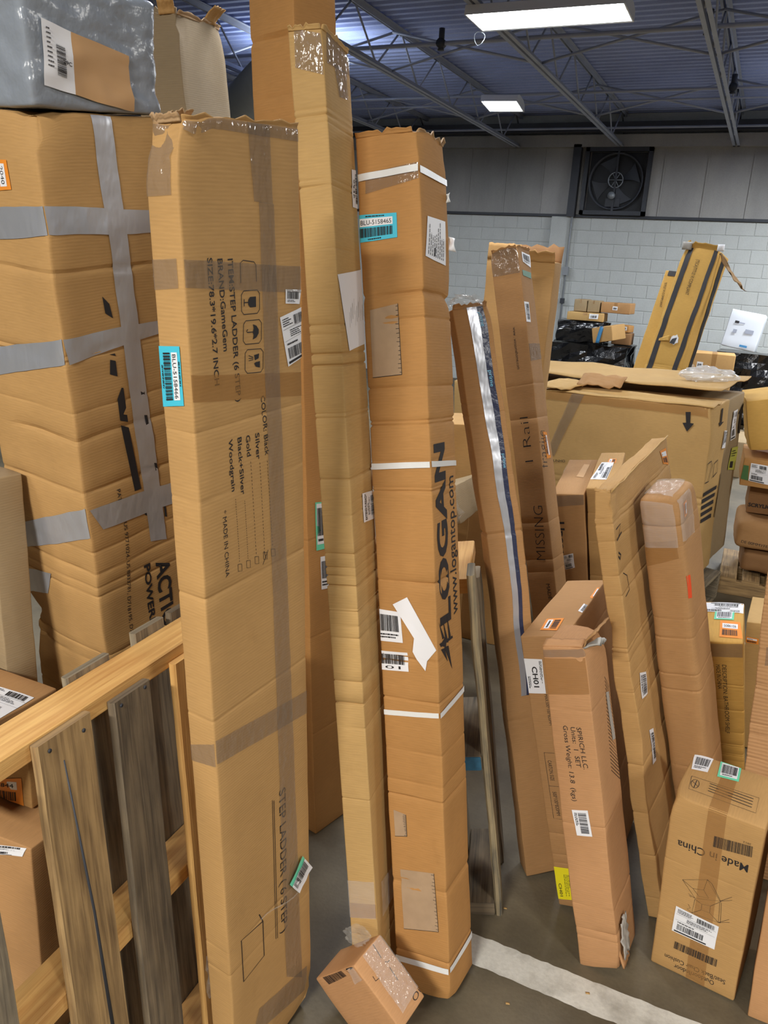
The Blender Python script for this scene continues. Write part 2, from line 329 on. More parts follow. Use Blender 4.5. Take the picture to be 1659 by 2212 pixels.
QUADS = [
  ('gamegem', 'R', 'tape', [(-0.0102, 1.803), (0.2917, 1.78), (0.2962, 1.7346), (-0.0104, 1.7626)], {}),
  ('gamegem', 'L', 'tape', [(0.0007, 1.7994), (0.0539, 1.804), (0.0545, 1.7611), (0.0005, 1.7548)], {}),
  ('gamegem', 'R', 'tape', [(0.1506, 2.0009), (0.2036, 1.9977), (0.2053, 1.8817), (0.1601, 1.8845)], {}),
  ('gamegem', 'R', 'tape', [(0.1712, 1.8846), (0.2077, 1.8817), (0.2403, 0.1015), (0.1812, 0.163)], {}),
  ('gamegem', 'R', 'tapetan', [(-0.0162, 1.6311), (0.2989, 1.5944), (0.3037, 1.55), (-0.0153, 1.5877)], {}),
  ('gamegem', 'R', 'tape', [(-0.004, 0.9515), (0.2972, 0.9099), (0.2963, 0.8536), (-0.0033, 0.8979)], {}),
  ('gamegem', 'L', 'tape', [(-0.0023, 0.9177), (0.062, 0.9451), (0.0628, 0.892), (-0.0006, 0.882)], {}),
  ('gamegem', 'R', 'tape', [(0.0845, 0.1642), (0.2594, 0.1214), (0.2577, 0.0434), (0.0572, 0.102)], {}),
  ('gamegem', 'R', 'tape', [(0.0006, 1.9977), (0.2715, 1.9932), (0.2736, 1.9787), (0.0018, 1.9834)], {}),
  ('gamegem', 'L', 'tape', [(0.0024, 1.997), (0.0548, 1.9935), (0.0533, 1.8908), (0.0013, 1.8871)], {}),
  ('gamegem', 'L', 'blu', [(0.0479, 1.6741), (0.049, 1.5801), (0.0048, 1.5721), (0.0051, 1.6696)], {'col': 'cyan', 'txt': 'BLU-5158466'}),
  ('gamegem', 'R', 'ship', [(0.2158, 1.6983), (0.2822, 1.7107), (0.305, 1.6219), (0.2369, 1.6104)], {}),
  ('gamegem', 'R', 'bar', [(0.2326, 1.7444), (0.271, 1.7403), (0.2703, 1.7165), (0.2317, 1.7204)], {}),
  ('brown', 'L', 'silver', [(-0.0226, 1.8597), (0.2997, 1.8863), (0.2956, 1.8335), (-0.0285, 1.7933)], {}),
  ('brown', 'R', 'silver', [(-0.0022, 1.8865), (0.2648, 1.8669), (0.2595, 1.8219), (-0.005, 1.8344)], {}),
  ('brown', 'L', 'silver', [(-0.0875, 1.5692), (0.3066, 1.6336), (0.3146, 1.5817), (-0.0905, 1.5048)], {}),
  ('brown', 'R', 'silver', [(0.0026, 1.6326), (0.2576, 1.6336), (0.2543, 1.6047), (0.0096, 1.5798)], {}),
  ('brown', 'L', 'silver', [(0.0313, 1.1458), (0.3146, 1.2566), (0.313, 1.1814), (0.0295, 1.0751)], {}),
  ('brown', 'R', 'silver', [(0.0094, 1.2499), (0.2527, 1.2378), (0.2466, 1.1809), (0.0373, 1.1906)], {}),
  ('brown', 'L', 'silver', [(0.0214, 1.0147), (0.133, 1.0375), (0.1044, 0.9697), (-0.0027, 0.9373)], {}),
  ('brown', 'R', 'silver', [(0.1323, 2.0447), (0.1803, 2.0425), (0.2172, 1.093), (0.1679, 1.1065)], {}),
  ('brown', 'L', 'orange', [(0.2086, 1.9632), (0.2114, 1.9092), (0.1389, 1.9011), (0.1418, 1.9617)], {'txt': '2040'}),
  ('bag', 'R', 'bag29', [(0.0338, 0.143), (0.0926, 0.1281), (0.0887, 0.0263), (0.0251, 0.0368)], {}),
  ('bag', 'R', 'tanpaper', [(0.0926, 0.1281), (0.2203, 0.101), (0.2234, -0.0001), (0.0887, 0.0263)], {}),
  ('extend', 'R', 'scrawl', [(-0.0004, 1.7874), (0.1593, 1.8067), (0.1965, 1.644), (0.0412, 1.6302)], {}),
  ('extend', 'R', 'bar', [(0.18, 2.0164), (0.1753, 1.9357), (0.1178, 1.935), (0.1227, 2.0134)], {'txt': '9936'}),
  ('extend', 'R', 'reach', [(0.071, 1.2401), (0.0701, 1.309), (0.162, 1.3009), (0.161, 1.2328)], {}),
  ('extend', 'L', 'tape', [(0.0141, 2.2549), (0.0768, 2.2468), (0.077, 2.1679), (0.0117, 2.189)], {}),
  ('extend', 'R', 'tape', [(0.0214, 2.2542), (0.1481, 2.2562), (0.1622, 2.2057), (0.0156, 2.1938)], {}),
  ('extend', 'R', 'tape', [(0.0557, 2.2068), (0.1278, 2.2047), (0.127, 2.152), (0.0764, 2.146)], {}),
  ('extend', 'L', 'tapetan', [(0.0033, 0.2758), (0.0773, 0.2836), (0.0775, 0.244), (0.003, 0.2329)], {}),
  ('logan', 'L', 'strap', [(-0.0373, 2.0135), (0.1468, 2.0141), (0.1462, 2.0), (-0.0382, 1.9988)], {}),
  ('logan', 'R', 'strap', [(-0.0097, 2.0111), (0.1582, 2.009), (0.157, 1.9955), (-0.0111, 1.9968)], {}),
  ('logan', 'L', 'strap', [(-0.0148, 1.3714), (0.1471, 1.3739), (0.1466, 1.3602), (-0.0156, 1.3571)], {}),
  ('logan', 'R', 'strap', [(-0.0089, 1.3748), (0.1444, 1.3622), (0.1463, 1.3496), (-0.0101, 1.3613)], {}),
  ('logan', 'L', 'strap', [(-0.0367, 0.7615), (0.1522, 0.774), (0.1517, 0.7612), (-0.0375, 0.748)], {}),
  ('logan', 'R', 'strap', [(0.0023, 0.7731), (0.1504, 0.7895), (0.1522, 0.774), (0.0011, 0.7597)], {}),
  ('logan', 'L', 'strap', [(-0.0058, 0.0919), (0.1497, 0.0964), (0.1491, 0.0806), (-0.0066, 0.0755)], {}),
  ('logan', 'R', 'strap', [(-0.003, 0.0994), (0.1693, 0.102), (0.1713, 0.0841), (-0.0042, 0.0849)], {}),
  ('logan', 'L', 'blu', [(-0.0065, 1.9277), (0.0945, 1.9217), (0.0942, 1.8701), (-0.0077, 1.8688)], {'col': 'cyan', 'txt': 'BLU-5158465'}),
  ('logan', 'R', 'torn', [(0.0131, 1.8258), (0.0309, 1.913), (0.1282, 1.9142), (0.1221, 1.8149)], {}),
  ('logan', 'L', 'patch', [(0.0173, 1.7199), (0.0883, 1.728), (0.09, 1.5711), (0.016, 1.5684)], {}),
  ('logan', 'L', 'patch', [(0.025, 0.3377), (0.1206, 0.3513), (0.1256, 0.1918), (0.0276, 0.1725)], {}),
  ('logan', 'L', 'patch', [(0.016, 0.4975), (0.0493, 0.4912), (0.0491, 0.4324), (0.015, 0.4255)], {}),
  ('logan', 'L', 'bar', [(-0.0032, 1.0171), (0.0581, 1.0146), (0.0619, 0.9392), (-0.0037, 0.9378)], {}),
  ('logan', 'L', 'bar', [(-0.0089, 0.9125), (0.0731, 0.9162), (0.0746, 0.8688), (-0.0077, 0.8641)], {'txt': '01'}),
  ('logan', 'L', 'tape', [(0.0222, 2.014), (0.1459, 2.018), (0.1455, 1.9851), (0.0197, 1.9704)], {}),
  ('prime', 'R', 'silver', [(0.0405, 1.7419), (0.0685, 1.7443), (0.0743, 1.3702), (0.0487, 1.3716)], {'off': 0.0012}),
  ('prime', 'R', 'navy', [(0.0685, 1.7443), (0.0899, 1.7463), (0.0889, 1.3679), (0.0743, 1.3702)], {'off': 0.0012}),
  ('prime', 'R', 'silver', [(0.0487, 1.3716), (0.0743, 1.3702), (0.0713, 1.0573), (0.0533, 1.0576)], {}),
  ('prime', 'R', 'navy', [(0.0743, 1.3702), (0.0889, 1.3679), (0.0839, 1.0579), (0.0713, 1.0573)], {}),
  ('prime', 'R', 'silver', [(0.0533, 1.0576), (0.0713, 1.0573), (0.0619, 0.5983), (0.0447, 0.5987)], {}),
  ('prime', 'R', 'navy', [(0.0713, 1.0573), (0.0839, 1.0579), (0.0731, 0.5961), (0.0619, 0.5983)], {}),
  ('prime', 'R', 'tape', [(0.1102, 1.6584), (0.1237, 1.6603), (0.1273, 1.4994), (0.1133, 1.4949)], {}),
  ('wins', 'R', 'bar', [(0.0408, 1.9266), (0.1372, 1.9279), (0.1362, 1.876), (0.0437, 1.8874)], {}),
  ('wins', 'R', 'green', [(0.0205, 1.8524), (0.1287, 1.8549), (0.1259, 1.8305), (0.0241, 1.8312)], {}),
  ('wins', 'R', 'bar', [(0.0566, 1.7326), (0.0508, 1.6517), (-0.0004, 1.6508), (0.0054, 1.7305)], {}),
  ('wins', 'R', 'orange', [(0.1044, 1.206), (0.116, 1.1014), (0.0654, 1.1004), (0.0518, 1.2132)], {}),
  ('wins', 'L', 'tape', [(-0.004, 1.9463), (0.1078, 1.9389), (0.1147, 1.8395), (-0.005, 1.8467)], {}),
  ('wins', 'R', 'tape', [(-0.0081, 1.5653), (0.1392, 1.5699), (0.1471, 1.5076), (-0.0044, 1.4963)], {}),
  ('crate', 'R', 'ship', [(0.3843, 0.8022), (0.3723, 0.7059), (0.2398, 0.7154), (0.2509, 0.8124)], {}),
  ('crate', 'L', 'tape', [(0.8038, 0.9745), (0.877, 0.9816), (0.7126, 0.5907), (0.6688, 0.6129)], {}),
  ('crate', 'L', 'tapetan', [(0.6398, 0.9804), (1.5768, 0.972), (1.5796, 0.9285), (0.6432, 0.926)], {}),
  ('crate2', 'R', 'ship', [(0.1312, 0.8812), (0.2297, 0.8794), (0.2536, 0.7055), (0.1533, 0.7102)], {}),
  ('crate2', 'R', 'yellow', [(0.197, 0.6579), (0.3471, 0.6375), (0.3553, 0.4924), (0.1789, 0.5277)], {}),
  ('upcc', 'L', 'ship', [(0.0376, 0.5767), (0.0828, 0.5907), (0.0904, 0.5172), (0.045, 0.5027)], {}),
  ('upcc', 'T', 'mint', [(0.2777, 0.1788), (0.4073, 0.2063), (0.4281, 0.1456), (0.2913, 0.1411)], {}),
  ('upcc', 'T', 'tanpaper', [(0.2269, 0.0695), (0.3998, 0.0577), (0.3928, 0.03), (0.2146, 0.0354)], {}),
  ('upcc', 'L', 'tape', [(0.0053, 0.8724), (0.1438, 0.8878), (0.1419, 0.8343), (0.0048, 0.8202)], {}),
  ('upcc2', 'T', 'ship', [(0.1153, 0.1142), (0.3415, 0.0948), (0.3412, 0.0387), (0.1104, 0.0457)], {}),
  ('upcc2', 'T', 'orange', [(0.3413, 0.0688), (0.3962, 0.0666), (0.3958, 0.0318), (0.3344, 0.0294)], {}),
  ('ch01', 'R', 'ch01', [(0.0552, 0.7834), (0.0532, 0.6806), (0.0014, 0.6798), (0.0013, 0.7851)], {}),
  ('ch01', 'R', 'yellowch', [(0.0506, 0.1298), (0.0468, 0.0253), (0.0042, 0.0205), (0.0045, 0.1285)], {}),
  ('ch01', 'T', 'orange', [(0.0448, 0.0447), (0.0386, 0.1376), (0.0894, 0.145), (0.0955, 0.0414)], {}),
  ('ch01', 'T', 'orange', [(0.1198, 0.3357), (0.1219, 0.4296), (0.1483, 0.4373), (0.1652, 0.3243)], {}),
  ('ch01', 'T', 'bar', [(0.1144, 0.2097), (0.1158, 0.2736), (0.1617, 0.263), (0.1576, 0.1961)], {}),
  ('spirich', 'L', 'bar', [(0.0725, 0.4854), (0.0782, 0.4104), (0.0382, 0.4065), (0.0311, 0.4807)], {}),
  ('spirich', 'R', 'greyp', [(0.1171, 0.7638), (0.1411, 0.7558), (0.1547, 0.614), (0.1293, 0.6213)], {}),
  ('spirich', 'L', 'tapetan', [(-0.0026, 0.9006), (0.1067, 0.9054), (0.1084, 0.8092), (-0.0045, 0.7987)], {}),
  ('spirich', 'L', 'tape', [(0.0001, 0.9234), (0.114, 0.9303), (0.1143, 0.9108), (0.0002, 0.9033)], {}),
  ('flat', 'R', 'bar', [(0.121, 0.7521), (0.1093, 0.6895), (0.0532, 0.6993), (0.0652, 0.7731)], {}),
  ('flat', 'R', 'bar', [(0.1291, 0.5653), (0.1179, 0.4652), (0.0788, 0.4743), (0.0879, 0.5802)], {}),
  ('flat', 'R', 'orange', [(0.516, 1.2971), (0.5958, 1.2881), (0.6063, 1.2277), (0.5427, 1.2503)], {}),
  ('wrapped', 'L', 'film', [(-0.0193, 1.2848), (0.0997, 1.2763), (0.1021, 1.1511), (-0.0197, 1.1472)], {}),
  ('wrapped', 'R', 'film', [(-0.0385, 1.2913), (0.0996, 1.3026), (0.0953, 1.1544), (-0.0311, 1.1642)], {}),
  ('wrapped', 'L', 'tapetan', [(-0.0129, 1.1613), (0.0967, 1.1712), (0.0989, 1.117), (-0.0146, 1.0882)], {}),
  ('wrapped', 'T', 'film', [(0.037, 0.1425), (0.26, 0.1763), (0.1687, 0.0192), (0.0107, 0.0173)], {}),
  ('wrapped', 'R', 'red', [(0.0011, 1.0623), (0.0235, 1.0593), (0.0187, 0.9913), (-0.0043, 0.9937)], {}),
  ('wrapped', 'R', 'orange', [(0.0588, 1.2659), (0.0537, 1.2249), (0.03, 1.223), (0.0312, 1.2651)], {}),
  ('bath', 'T', 'ship', [(0.1786, 0.0063), (0.1772, 0.1325), (0.2357, 0.1324), (0.2419, 0.0071)], {}),
  ('bath', 'T', 'mint', [(0.1844, 0.0926), (0.1851, 0.0296), (0.132, 0.0315), (0.1308, 0.095)], {}),
  ('bath', 'T', 'orange', [(0.1243, 0.0744), (0.12, 0.0113), (0.0262, 0.0073), (0.0289, 0.0727)], {'txt': '5086106'}),
  ('bath', 'L', 'bar', [(-0.0003, 0.5776), (0.0113, 0.5788), (0.0113, 0.4383), (0.0008, 0.4329)], {}),
  ('bath', 'L', 'tape', [(0.0038, 0.6987), (0.1377, 0.7031), (0.1376, 0.6564), (0.0027, 0.6471)], {}),
  ('mic', 'T', 'bar', [(0.2015, 0.2143), (0.2052, 0.169), (0.1383, 0.1671), (0.1303, 0.2066)], {}),
  ('mic', 'T', 'mint', [(0.2032, 0.1506), (0.2081, 0.0977), (0.1424, 0.0908), (0.1349, 0.1418)], {}),
  ('mic', 'L', 'tapetan', [(0.0868, 0.5638), (0.1302, 0.566), (0.1442, -0.0112), (0.0955, -0.0105)], {}),
  ('mic', 'T', 'tapetan', [(0.0068, 0.1316), (0.0079, 0.088), (0.2027, 0.0989), (0.2025, 0.1339)], {}),
  ('mic', 'L', 'barcode', [(0.1102, 0.4897), (0.1984, 0.5014), (0.2007, 0.4686), (0.1109, 0.4568)], {}),
  ('mic', 'L', 'ship', [(0.0459, 0.2271), (0.1546, 0.2206), (0.154, 0.1413), (0.0442, 0.1426)], {}),
  ('mic', 'L', 'barcode', [(0.0562, 0.1108), (0.1668, 0.1125), (0.1664, 0.088), (0.0553, 0.0855)], {}),
  ('ts1', 'L', 'stripe', [(0.0332, 2.1647), (0.0721, 2.1617), (0.0625, 1.135), (0.0188, 1.1334)], {}),
  ('ts1', 'L', 'stripe', [(0.2409, 2.1551), (0.2724, 2.148), (0.2683, 1.1527), (0.2276, 1.1477)], {}),
  ('ts1', 'R', 'stripe', [(0.084, 2.1033), (0.1652, 2.0731), (0.2095, 1.2455), (0.1642, 1.2138)], {}),
  ('ts2', 'L', 'stripe', [(0.0304, 2.0245), (0.1023, 2.0261), (0.1038, 1.9766), (0.0318, 1.9747)], {}),
  ('small', 'L', 'barcode', [(0.0357, 0.1833), (0.1278, 0.1904), (0.1363, 0.1579), (0.0438, 0.1527)], {}),
  ('small', 'R', 'film', [(0.0303, 0.1875), (0.1057, 0.1761), (0.1249, 0.0271), (0.0259, 0.0216)], {}),
  ('s6', 'T', 'ship', [(0.2435, 0.149), (0.2487, 0.0081), (0.1511, -0.0176), (0.1532, 0.1244)], {}),
  ('s7', 'L', 'orange', [(-0.0227, 0.0409), (0.1052, 0.0756), (0.1064, 0.0049), (-0.0306, -0.0221)], {'txt': '115844'}),
  ('s8', 'L', 'ship', [(0.0323, 0.5185), (0.1991, 0.5604), (0.1858, 0.5335), (0.0283, 0.4881)], {}),
  ('r2', 'R', 'ship', [(0.0385, 0.142), (0.1319, 0.1388), (0.1521, 0.0263), (0.0445, 0.0352)], {}),
  ('r2', 'R', 'greenp', [(-0.0115, 0.1235), (0.0291, 0.1237), (0.0421, 0.0348), (-0.0022, 0.0395)], {}),
  ('cream', 'R', 'orange', [(-0.0007, 0.4875), (0.0481, 0.4839), (0.0481, 0.4602), (0.0011, 0.462)], {}),
  ('rt', 'R', 'tape', [(0.0196, 0.7862), (0.074, 0.7978), (0.0802, 0.7397), (0.0194, 0.726)], {}),
  ('behind', 'R', 'mint', [(0.0338, 1.1352), (0.0785, 1.1282), (0.0786, 0.9798), (0.0349, 0.9842)], {}),
  ('behind', 'R', 'bar', [(0.052, 0.9604), (0.084, 0.956), (0.0854, 0.8497), (0.0529, 0.8553)], {}),
  ('s7', 'L', 'stripe', [(0.0372, -0.0503), (0.0786, -0.0432), (0.0828, -0.0857), (0.0412, -0.0932)], {}),
  ('extend', 'L', 'film', [(0.0026, 0.3417), (0.081, 0.3495), (0.0799, 0.2445), (0.0019, 0.2354)], {}),
  ('extend', 'R', 'film', [(0.0354, 0.3219), (0.1743, 0.2973), (0.1819, 0.214), (0.0304, 0.2256)], {}),
  ('small', 'L', 'film', [(0.164, 0.198), (0.2236, 0.1976), (0.2192, 0.1389), (0.1499, 0.1337)], {}),
  ('s3', 'L', 'red', [(0.2654, 1.0282), (0.3137, 1.0385), (0.3138, 1.0141), (0.2651, 1.0022)], {}),
]
TEXTS = [
  ('gamegem', 'R', 'ITEM:STEP LADDER (6 STEP )', [(0.0936, 1.7998), (0.0999, 1.5708), (0.1052, 1.7994)], {'bold': 0.012}),
  ('gamegem', 'R', 'BRAND:GameGem', [(0.0711, 1.8007), (0.0751, 1.6586), (0.0823, 1.8002)], {'bold': 0.012}),
  ('gamegem', 'R', 'SIZE:78.3*19.6*2.7 INCH', [(0.0493, 1.8028), (0.0511, 1.6063), (0.0602, 1.8031)], {'bold': 0.012}),
  ('gamegem', 'R', 'COLOR: Black', [(0.1608, 1.5694), (0.1666, 1.4618), (0.1717, 1.5674)], {'bold': 0.008}),
  ('gamegem', 'R', 'Silver', [(0.1424, 1.5068), (0.1435, 1.4596), (0.1532, 1.5044)], {'bold': 0.012}),
  ('gamegem', 'R', 'Gold', [(0.1188, 1.5078), (0.1201, 1.4704), (0.1293, 1.5055)], {'bold': 0.012}),
  ('gamegem', 'R', 'Black+Silver', [(0.0977, 1.5091), (0.1001, 1.4064), (0.108, 1.5068)], {'bold': 0.012}),
  ('gamegem', 'R', 'Woodgrain', [(0.0754, 1.5107), (0.0772, 1.4191), (0.0853, 1.5085)], {'bold': 0.012}),
  ('gamegem', 'R', '* MADE IN CHINA', [(0.0514, 1.3914), (0.0515, 1.2658), (0.0614, 1.3891)], {}),
  ('gamegem', 'R', 'STEP LADDER ( 6 STEP )', [(0.177, 0.7132), (0.1696, 0.312), (0.1983, 0.6995)], {}),
  ('brown', 'R', 'ACTION', [(0.1781, 1.0424), (0.1834, 0.8015), (0.2222, 1.026)], {'bold': 0.03}),
  ('brown', 'R', 'POWERED R', [(0.1407, 1.0509), (0.1393, 0.8013), (0.1605, 1.0449)], {'bold': 0.03}),
  ('brown', 'R', 'US 9771024, US 8833781, D718195, D751923', [(0.0948, 1.1862), (0.0697, 0.8457), (0.1053, 1.1834)], {}),
  ('brown', 'R', 'PAT', [(0.0877, 1.2716), (0.0875, 1.2413), (0.0979, 1.2693)], {}),
  ('logan', 'R', 'LOGAN', [(0.0826, 0.9818), (0.0784, 1.4124), (0.02, 1.0019)], {'bold': 0.035}),
  ('logan', 'R', 'www.logantop.com', [(0.1273, 0.988), (0.1299, 1.3278), (0.09, 1.0006)], {'bold': 0.006}),
  ('prime', 'R', 'prime', [(0.0707, 1.7313), (0.0716, 1.6881), (0.0838, 1.7308)], {'mat': 'cyanprint'}),
  ('prime', 'R', 'prime', [(0.0756, 1.567), (0.0752, 1.5229), (0.0876, 1.5665)], {'mat': 'cyanprint'}),
  ('prime', 'R', 'prime', [(0.0785, 1.3295), (0.0788, 1.2891), (0.0867, 1.3295)], {'mat': 'cyanprint'}),
  ('wins', 'L', 'www . winsomehome.com', [(0.0573, 1.6394), (0.0563, 1.4726), (0.0709, 1.6388)], {}),
  ('wins', 'L', 'MISSING', [(0.0841, 0.6929), (0.0968, 0.9179), (0.0425, 0.6906)], {'bold': -0.02}),
  ('wins', 'L', '1 Rail', [(0.0793, 1.0989), (0.0777, 1.2805), (0.0423, 1.1006)], {'bold': -0.02}),
  ('wins', 'L', 'MADE IN', [(0.0743, 0.5926), (0.0791, 0.499), (0.0902, 0.5941)], {}),
  ('wins', 'R', 'fragile', [(0.0645, 1.0643), (0.0769, 1.2153), (-0.0245, 1.0698)], {'bold': -0.02}),
  ('crate', 'L', 'UNHO', [(0.715, 0.554), (0.7921, 0.5628), (0.7139, 0.5709)], {}),
  ('upcc', 'L', 'Upcco', [(0.018, 0.7472), (0.0183, 0.5758), (0.0497, 0.7504)], {'bold': 0.03}),
  ('ch01', 'R', 'MAX:500*100*820MM', [(0.0474, 0.6776), (0.0495, 0.5845), (0.057, 0.6794)], {}),
  ('ch01', 'R', 'CARTON SIZE', [(0.029, 0.4739), (0.0299, 0.41), (0.0403, 0.4764)], {}),
  ('ch01', 'R', '500*100*820MM', [(0.0307, 0.3749), (0.0342, 0.2985), (0.042, 0.3776)], {}),
  ('spirich', 'L', 'SPIRICH LLC.', [(0.0676, 0.7166), (0.0736, 0.6013), (0.08, 0.7193)], {}),
  ('spirich', 'L', 'Units:  1  SET', [(0.0517, 0.716), (0.0557, 0.6052), (0.0642, 0.7188)], {}),
  ('spirich', 'L', 'Gross Weight: 13.8  (kgs)', [(0.0322, 0.7177), (0.0352, 0.5069), (0.0448, 0.7204)], {}),
  ('bath', 'L', 'DESCRIPTION: BATHROOM SHELF', [(0.0762, 0.6211), (0.0832, 0.3373), (0.0902, 0.6225)], {}),
  ('bath', 'L', 'MADE IN CHINA', [(0.0564, 0.6191), (0.0622, 0.522), (0.0705, 0.6205)], {}),
  ('mic', 'L', 'Made in China', [(0.1967, 0.4422), (0.0276, 0.4366), (0.1946, 0.418)], {'bold': 0.008}),
  ('mic', 'L', '2012', [(0.1933, 0.5073), (0.1754, 0.5067), (0.1941, 0.502)], {}),
  ('mic', 'L', 'Outdoor/Indoor', [(0.1655, 0.0382), (0.0624, 0.0318), (0.1639, 0.0223)], {}),
  ('mic', 'L', 'Seat/Back Chair Cushion', [(0.1922, 0.0578), (0.0352, 0.0529), (0.1907, 0.0421)], {}),
  ('ts1', 'L', '(TSCA)TITLE VI COMPLIANT', [(0.1268, 2.0594), (0.1298, 1.7831), (0.1556, 2.0521)], {}),
  ('ts1', 'L', 'RoHS', [(0.0747, 1.1681), (0.0738, 1.1146), (0.0995, 1.1657)], {}),
  ('ts2', 'L', 'TITLE VI COMPLIANT', [(0.0267, 1.9201), (0.0505, 1.7144), (0.0487, 1.9154)], {}),
  ('small', 'R', 'Oi', [(0.0719, 0.0107), (0.1001, 0.0144), (0.0638, 0.0244)], {'bold': -0.01}),
  ('r4', 'R', 'DE 00MMYFEI', [(0.0393, 0.0376), (0.1943, 0.0252), (0.0363, 0.055)], {}),
  ('r3', 'R', 'SCRYLIC', [(0.0059, 0.0403), (0.1381, 0.0386), (0.0018, 0.0637)], {'bold': 0.03}),
  ('s7', 'L', '+f', [(0.0445, -0.0632), (0.0476, -0.0882), (0.0714, -0.0561)], {'mat': 'labelprint', 'bold': 0.03}),
]
POLYS = [
  ('gamegem', 'R', [(0.1419, 1.7384), (0.1562, 1.7382), (0.1553, 1.7213), (0.1409, 1.7217), (0.1368, 1.7265), (0.1372, 1.7339)], {'grp': 'icons'}),
  ('gamegem', 'R', [(0.1464, 1.6942), (0.1552, 1.6909), (0.1605, 1.6839), (0.1602, 1.6781), (0.1542, 1.6717), (0.145, 1.6693), (0.1476, 1.6759), (0.1457, 1.6818), (0.1483, 1.6874)], {'grp': 'icons'}),
  ('gamegem', 'R', [(0.1512, 1.6311), (0.1616, 1.6313), (0.1611, 1.6204), (0.1508, 1.6233), (0.1466, 1.6296)], {'grp': 'icons'}),
  ('gamegem', 'R', [(0.1473, 1.6433), (0.16, 1.6443), (0.1584, 1.6365), (0.1491, 1.6343)], {'grp': 'icons'}),
  ('brown', 'R', [(0.1101, 1.7035), (0.125, 1.6854), (0.1298, 1.654), (0.1123, 1.6668)], {'grp': 'letters'}),
  ('brown', 'R', [(0.1105, 1.5816), (0.125, 1.5811), (0.1263, 1.5757)], {'grp': 'letters'}),
  ('brown', 'R', [(0.1116, 1.5708), (0.125, 1.566), (0.1258, 1.5333), (0.1075, 1.5414)], {'grp': 'letters'}),
  ('brown', 'R', [(0.1178, 1.4819), (0.1327, 1.5053), (0.138, 1.5041), (0.1412, 1.4204), (0.1188, 1.4295)], {'grp': 'letters'}),
  ('brown', 'R', [(0.1199, 1.4177), (0.1417, 1.4072), (0.1551, 1.2511), (0.1363, 1.2505)], {'grp': 'letters'}),
  ('brown', 'R', [(0.1831, 1.5879), (0.1896, 1.5824), (0.1896, 1.547), (0.1804, 1.5443)], {'grp': 'letters'}),
  ('brown', 'R', [(0.1809, 1.5353), (0.1891, 1.5337), (0.1957, 1.5097), (0.1963, 1.4542), (0.1875, 1.4433)], {'grp': 'letters'}),
  ('brown', 'R', [(0.1882, 1.4257), (0.1967, 1.4236), (0.1987, 1.392), (0.1912, 1.3931)], {'grp': 'letters'}),
  ('brown', 'R', [(0.1933, 1.3814), (0.2002, 1.3796), (0.211, 1.2823), (0.2037, 1.2821)], {'grp': 'letters'}),
  ('brown', 'R', [(0.2175, 1.1869), (0.2236, 1.1847), (0.2244, 1.1523), (0.2183, 1.1546)], {'grp': 'letters'}),
  ('brown', 'R', [(0.1562, 1.1883), (0.1692, 1.1809), (0.1627, 1.177)], {'grp': 'letters'}),
  ('brown', 'R', [(0.1733, 1.1793), (0.1791, 1.1772), (0.1791, 1.1614)], {'grp': 'letters'}),
  ('logan', 'L', [(0.0404, 1.0324), (0.0796, 1.0539), (0.1536, 0.9302), (0.1261, 0.9019), (0.1203, 0.877), (0.0971, 0.9041), (0.0881, 0.9203), (0.0933, 0.9541)], {'grp': 'torn label', 'mat': 'label'}),
  ('logan', 'R', [(0.0126, 0.9949), (0.0428, 0.9473), (0.0314, 0.9469)], {'grp': 'claws'}),
  ('logan', 'R', [(0.0358, 0.9959), (0.0632, 0.9292), (0.0492, 0.9336)], {'grp': 'claws'}),
  ('logan', 'R', [(0.0165, 0.9361), (0.0555, 0.9512), (0.0481, 0.9222)], {'grp': 'claws'}),
  ('logan', 'R', [(0.0389, 0.9251), (0.0625, 0.9215), (0.0793, 0.8562)], {'grp': 'claws'}),
  ('logan', 'R', [(0.0202, 0.9253), (0.0406, 0.9226), (0.0544, 0.8846)], {'grp': 'claws'}),
  ('logan', 'R', [(0.0598, 1.0008), (0.0787, 0.9402), (0.0667, 0.936)], {'grp': 'claws'}),
  ('logan', 'R', [(0.0124, 0.9413), (0.0885, 0.9392), (0.0899, 0.9328), (0.0207, 0.931)], {'grp': 'claws'}),
  ('crate', 'L', [(1.4519, 0.9412), (1.4805, 0.9443), (1.4823, 0.885), (1.504, 0.8851), (1.4708, 0.836), (1.4413, 0.8826), (1.4605, 0.8849)], {'grp': 'arrow'}),
  ('crate', 'R', [(0.1452, 0.9516), (0.1732, 0.9474), (0.1808, 0.8705), (0.2165, 0.8696), (0.155, 0.8495), (0.1269, 0.8744), (0.1537, 0.8725)], {'grp': 'arrow'}),
  ('crate2', 'R', [(0.3066, 0.721), (0.3611, 0.7141), (0.3509, 0.8387), (0.4058, 0.8329), (0.3484, 0.9052), (0.2656, 0.8466), (0.3079, 0.8427)], {'grp': 'arrow'}),
  ('small', 'L', [(0.147, 0.1915), (0.1689, 0.1931), (0.1704, 0.1979), (0.1801, 0.1882), (0.1624, 0.1844), (0.1656, 0.1888), (0.1455, 0.1867)], {'grp': 'arrows'}),
  ('small', 'L', [(0.1511, 0.1753), (0.1729, 0.1771), (0.1745, 0.1818), (0.1842, 0.1722), (0.1665, 0.1683), (0.1697, 0.1727), (0.1496, 0.1705)], {'grp': 'arrows'}),
]
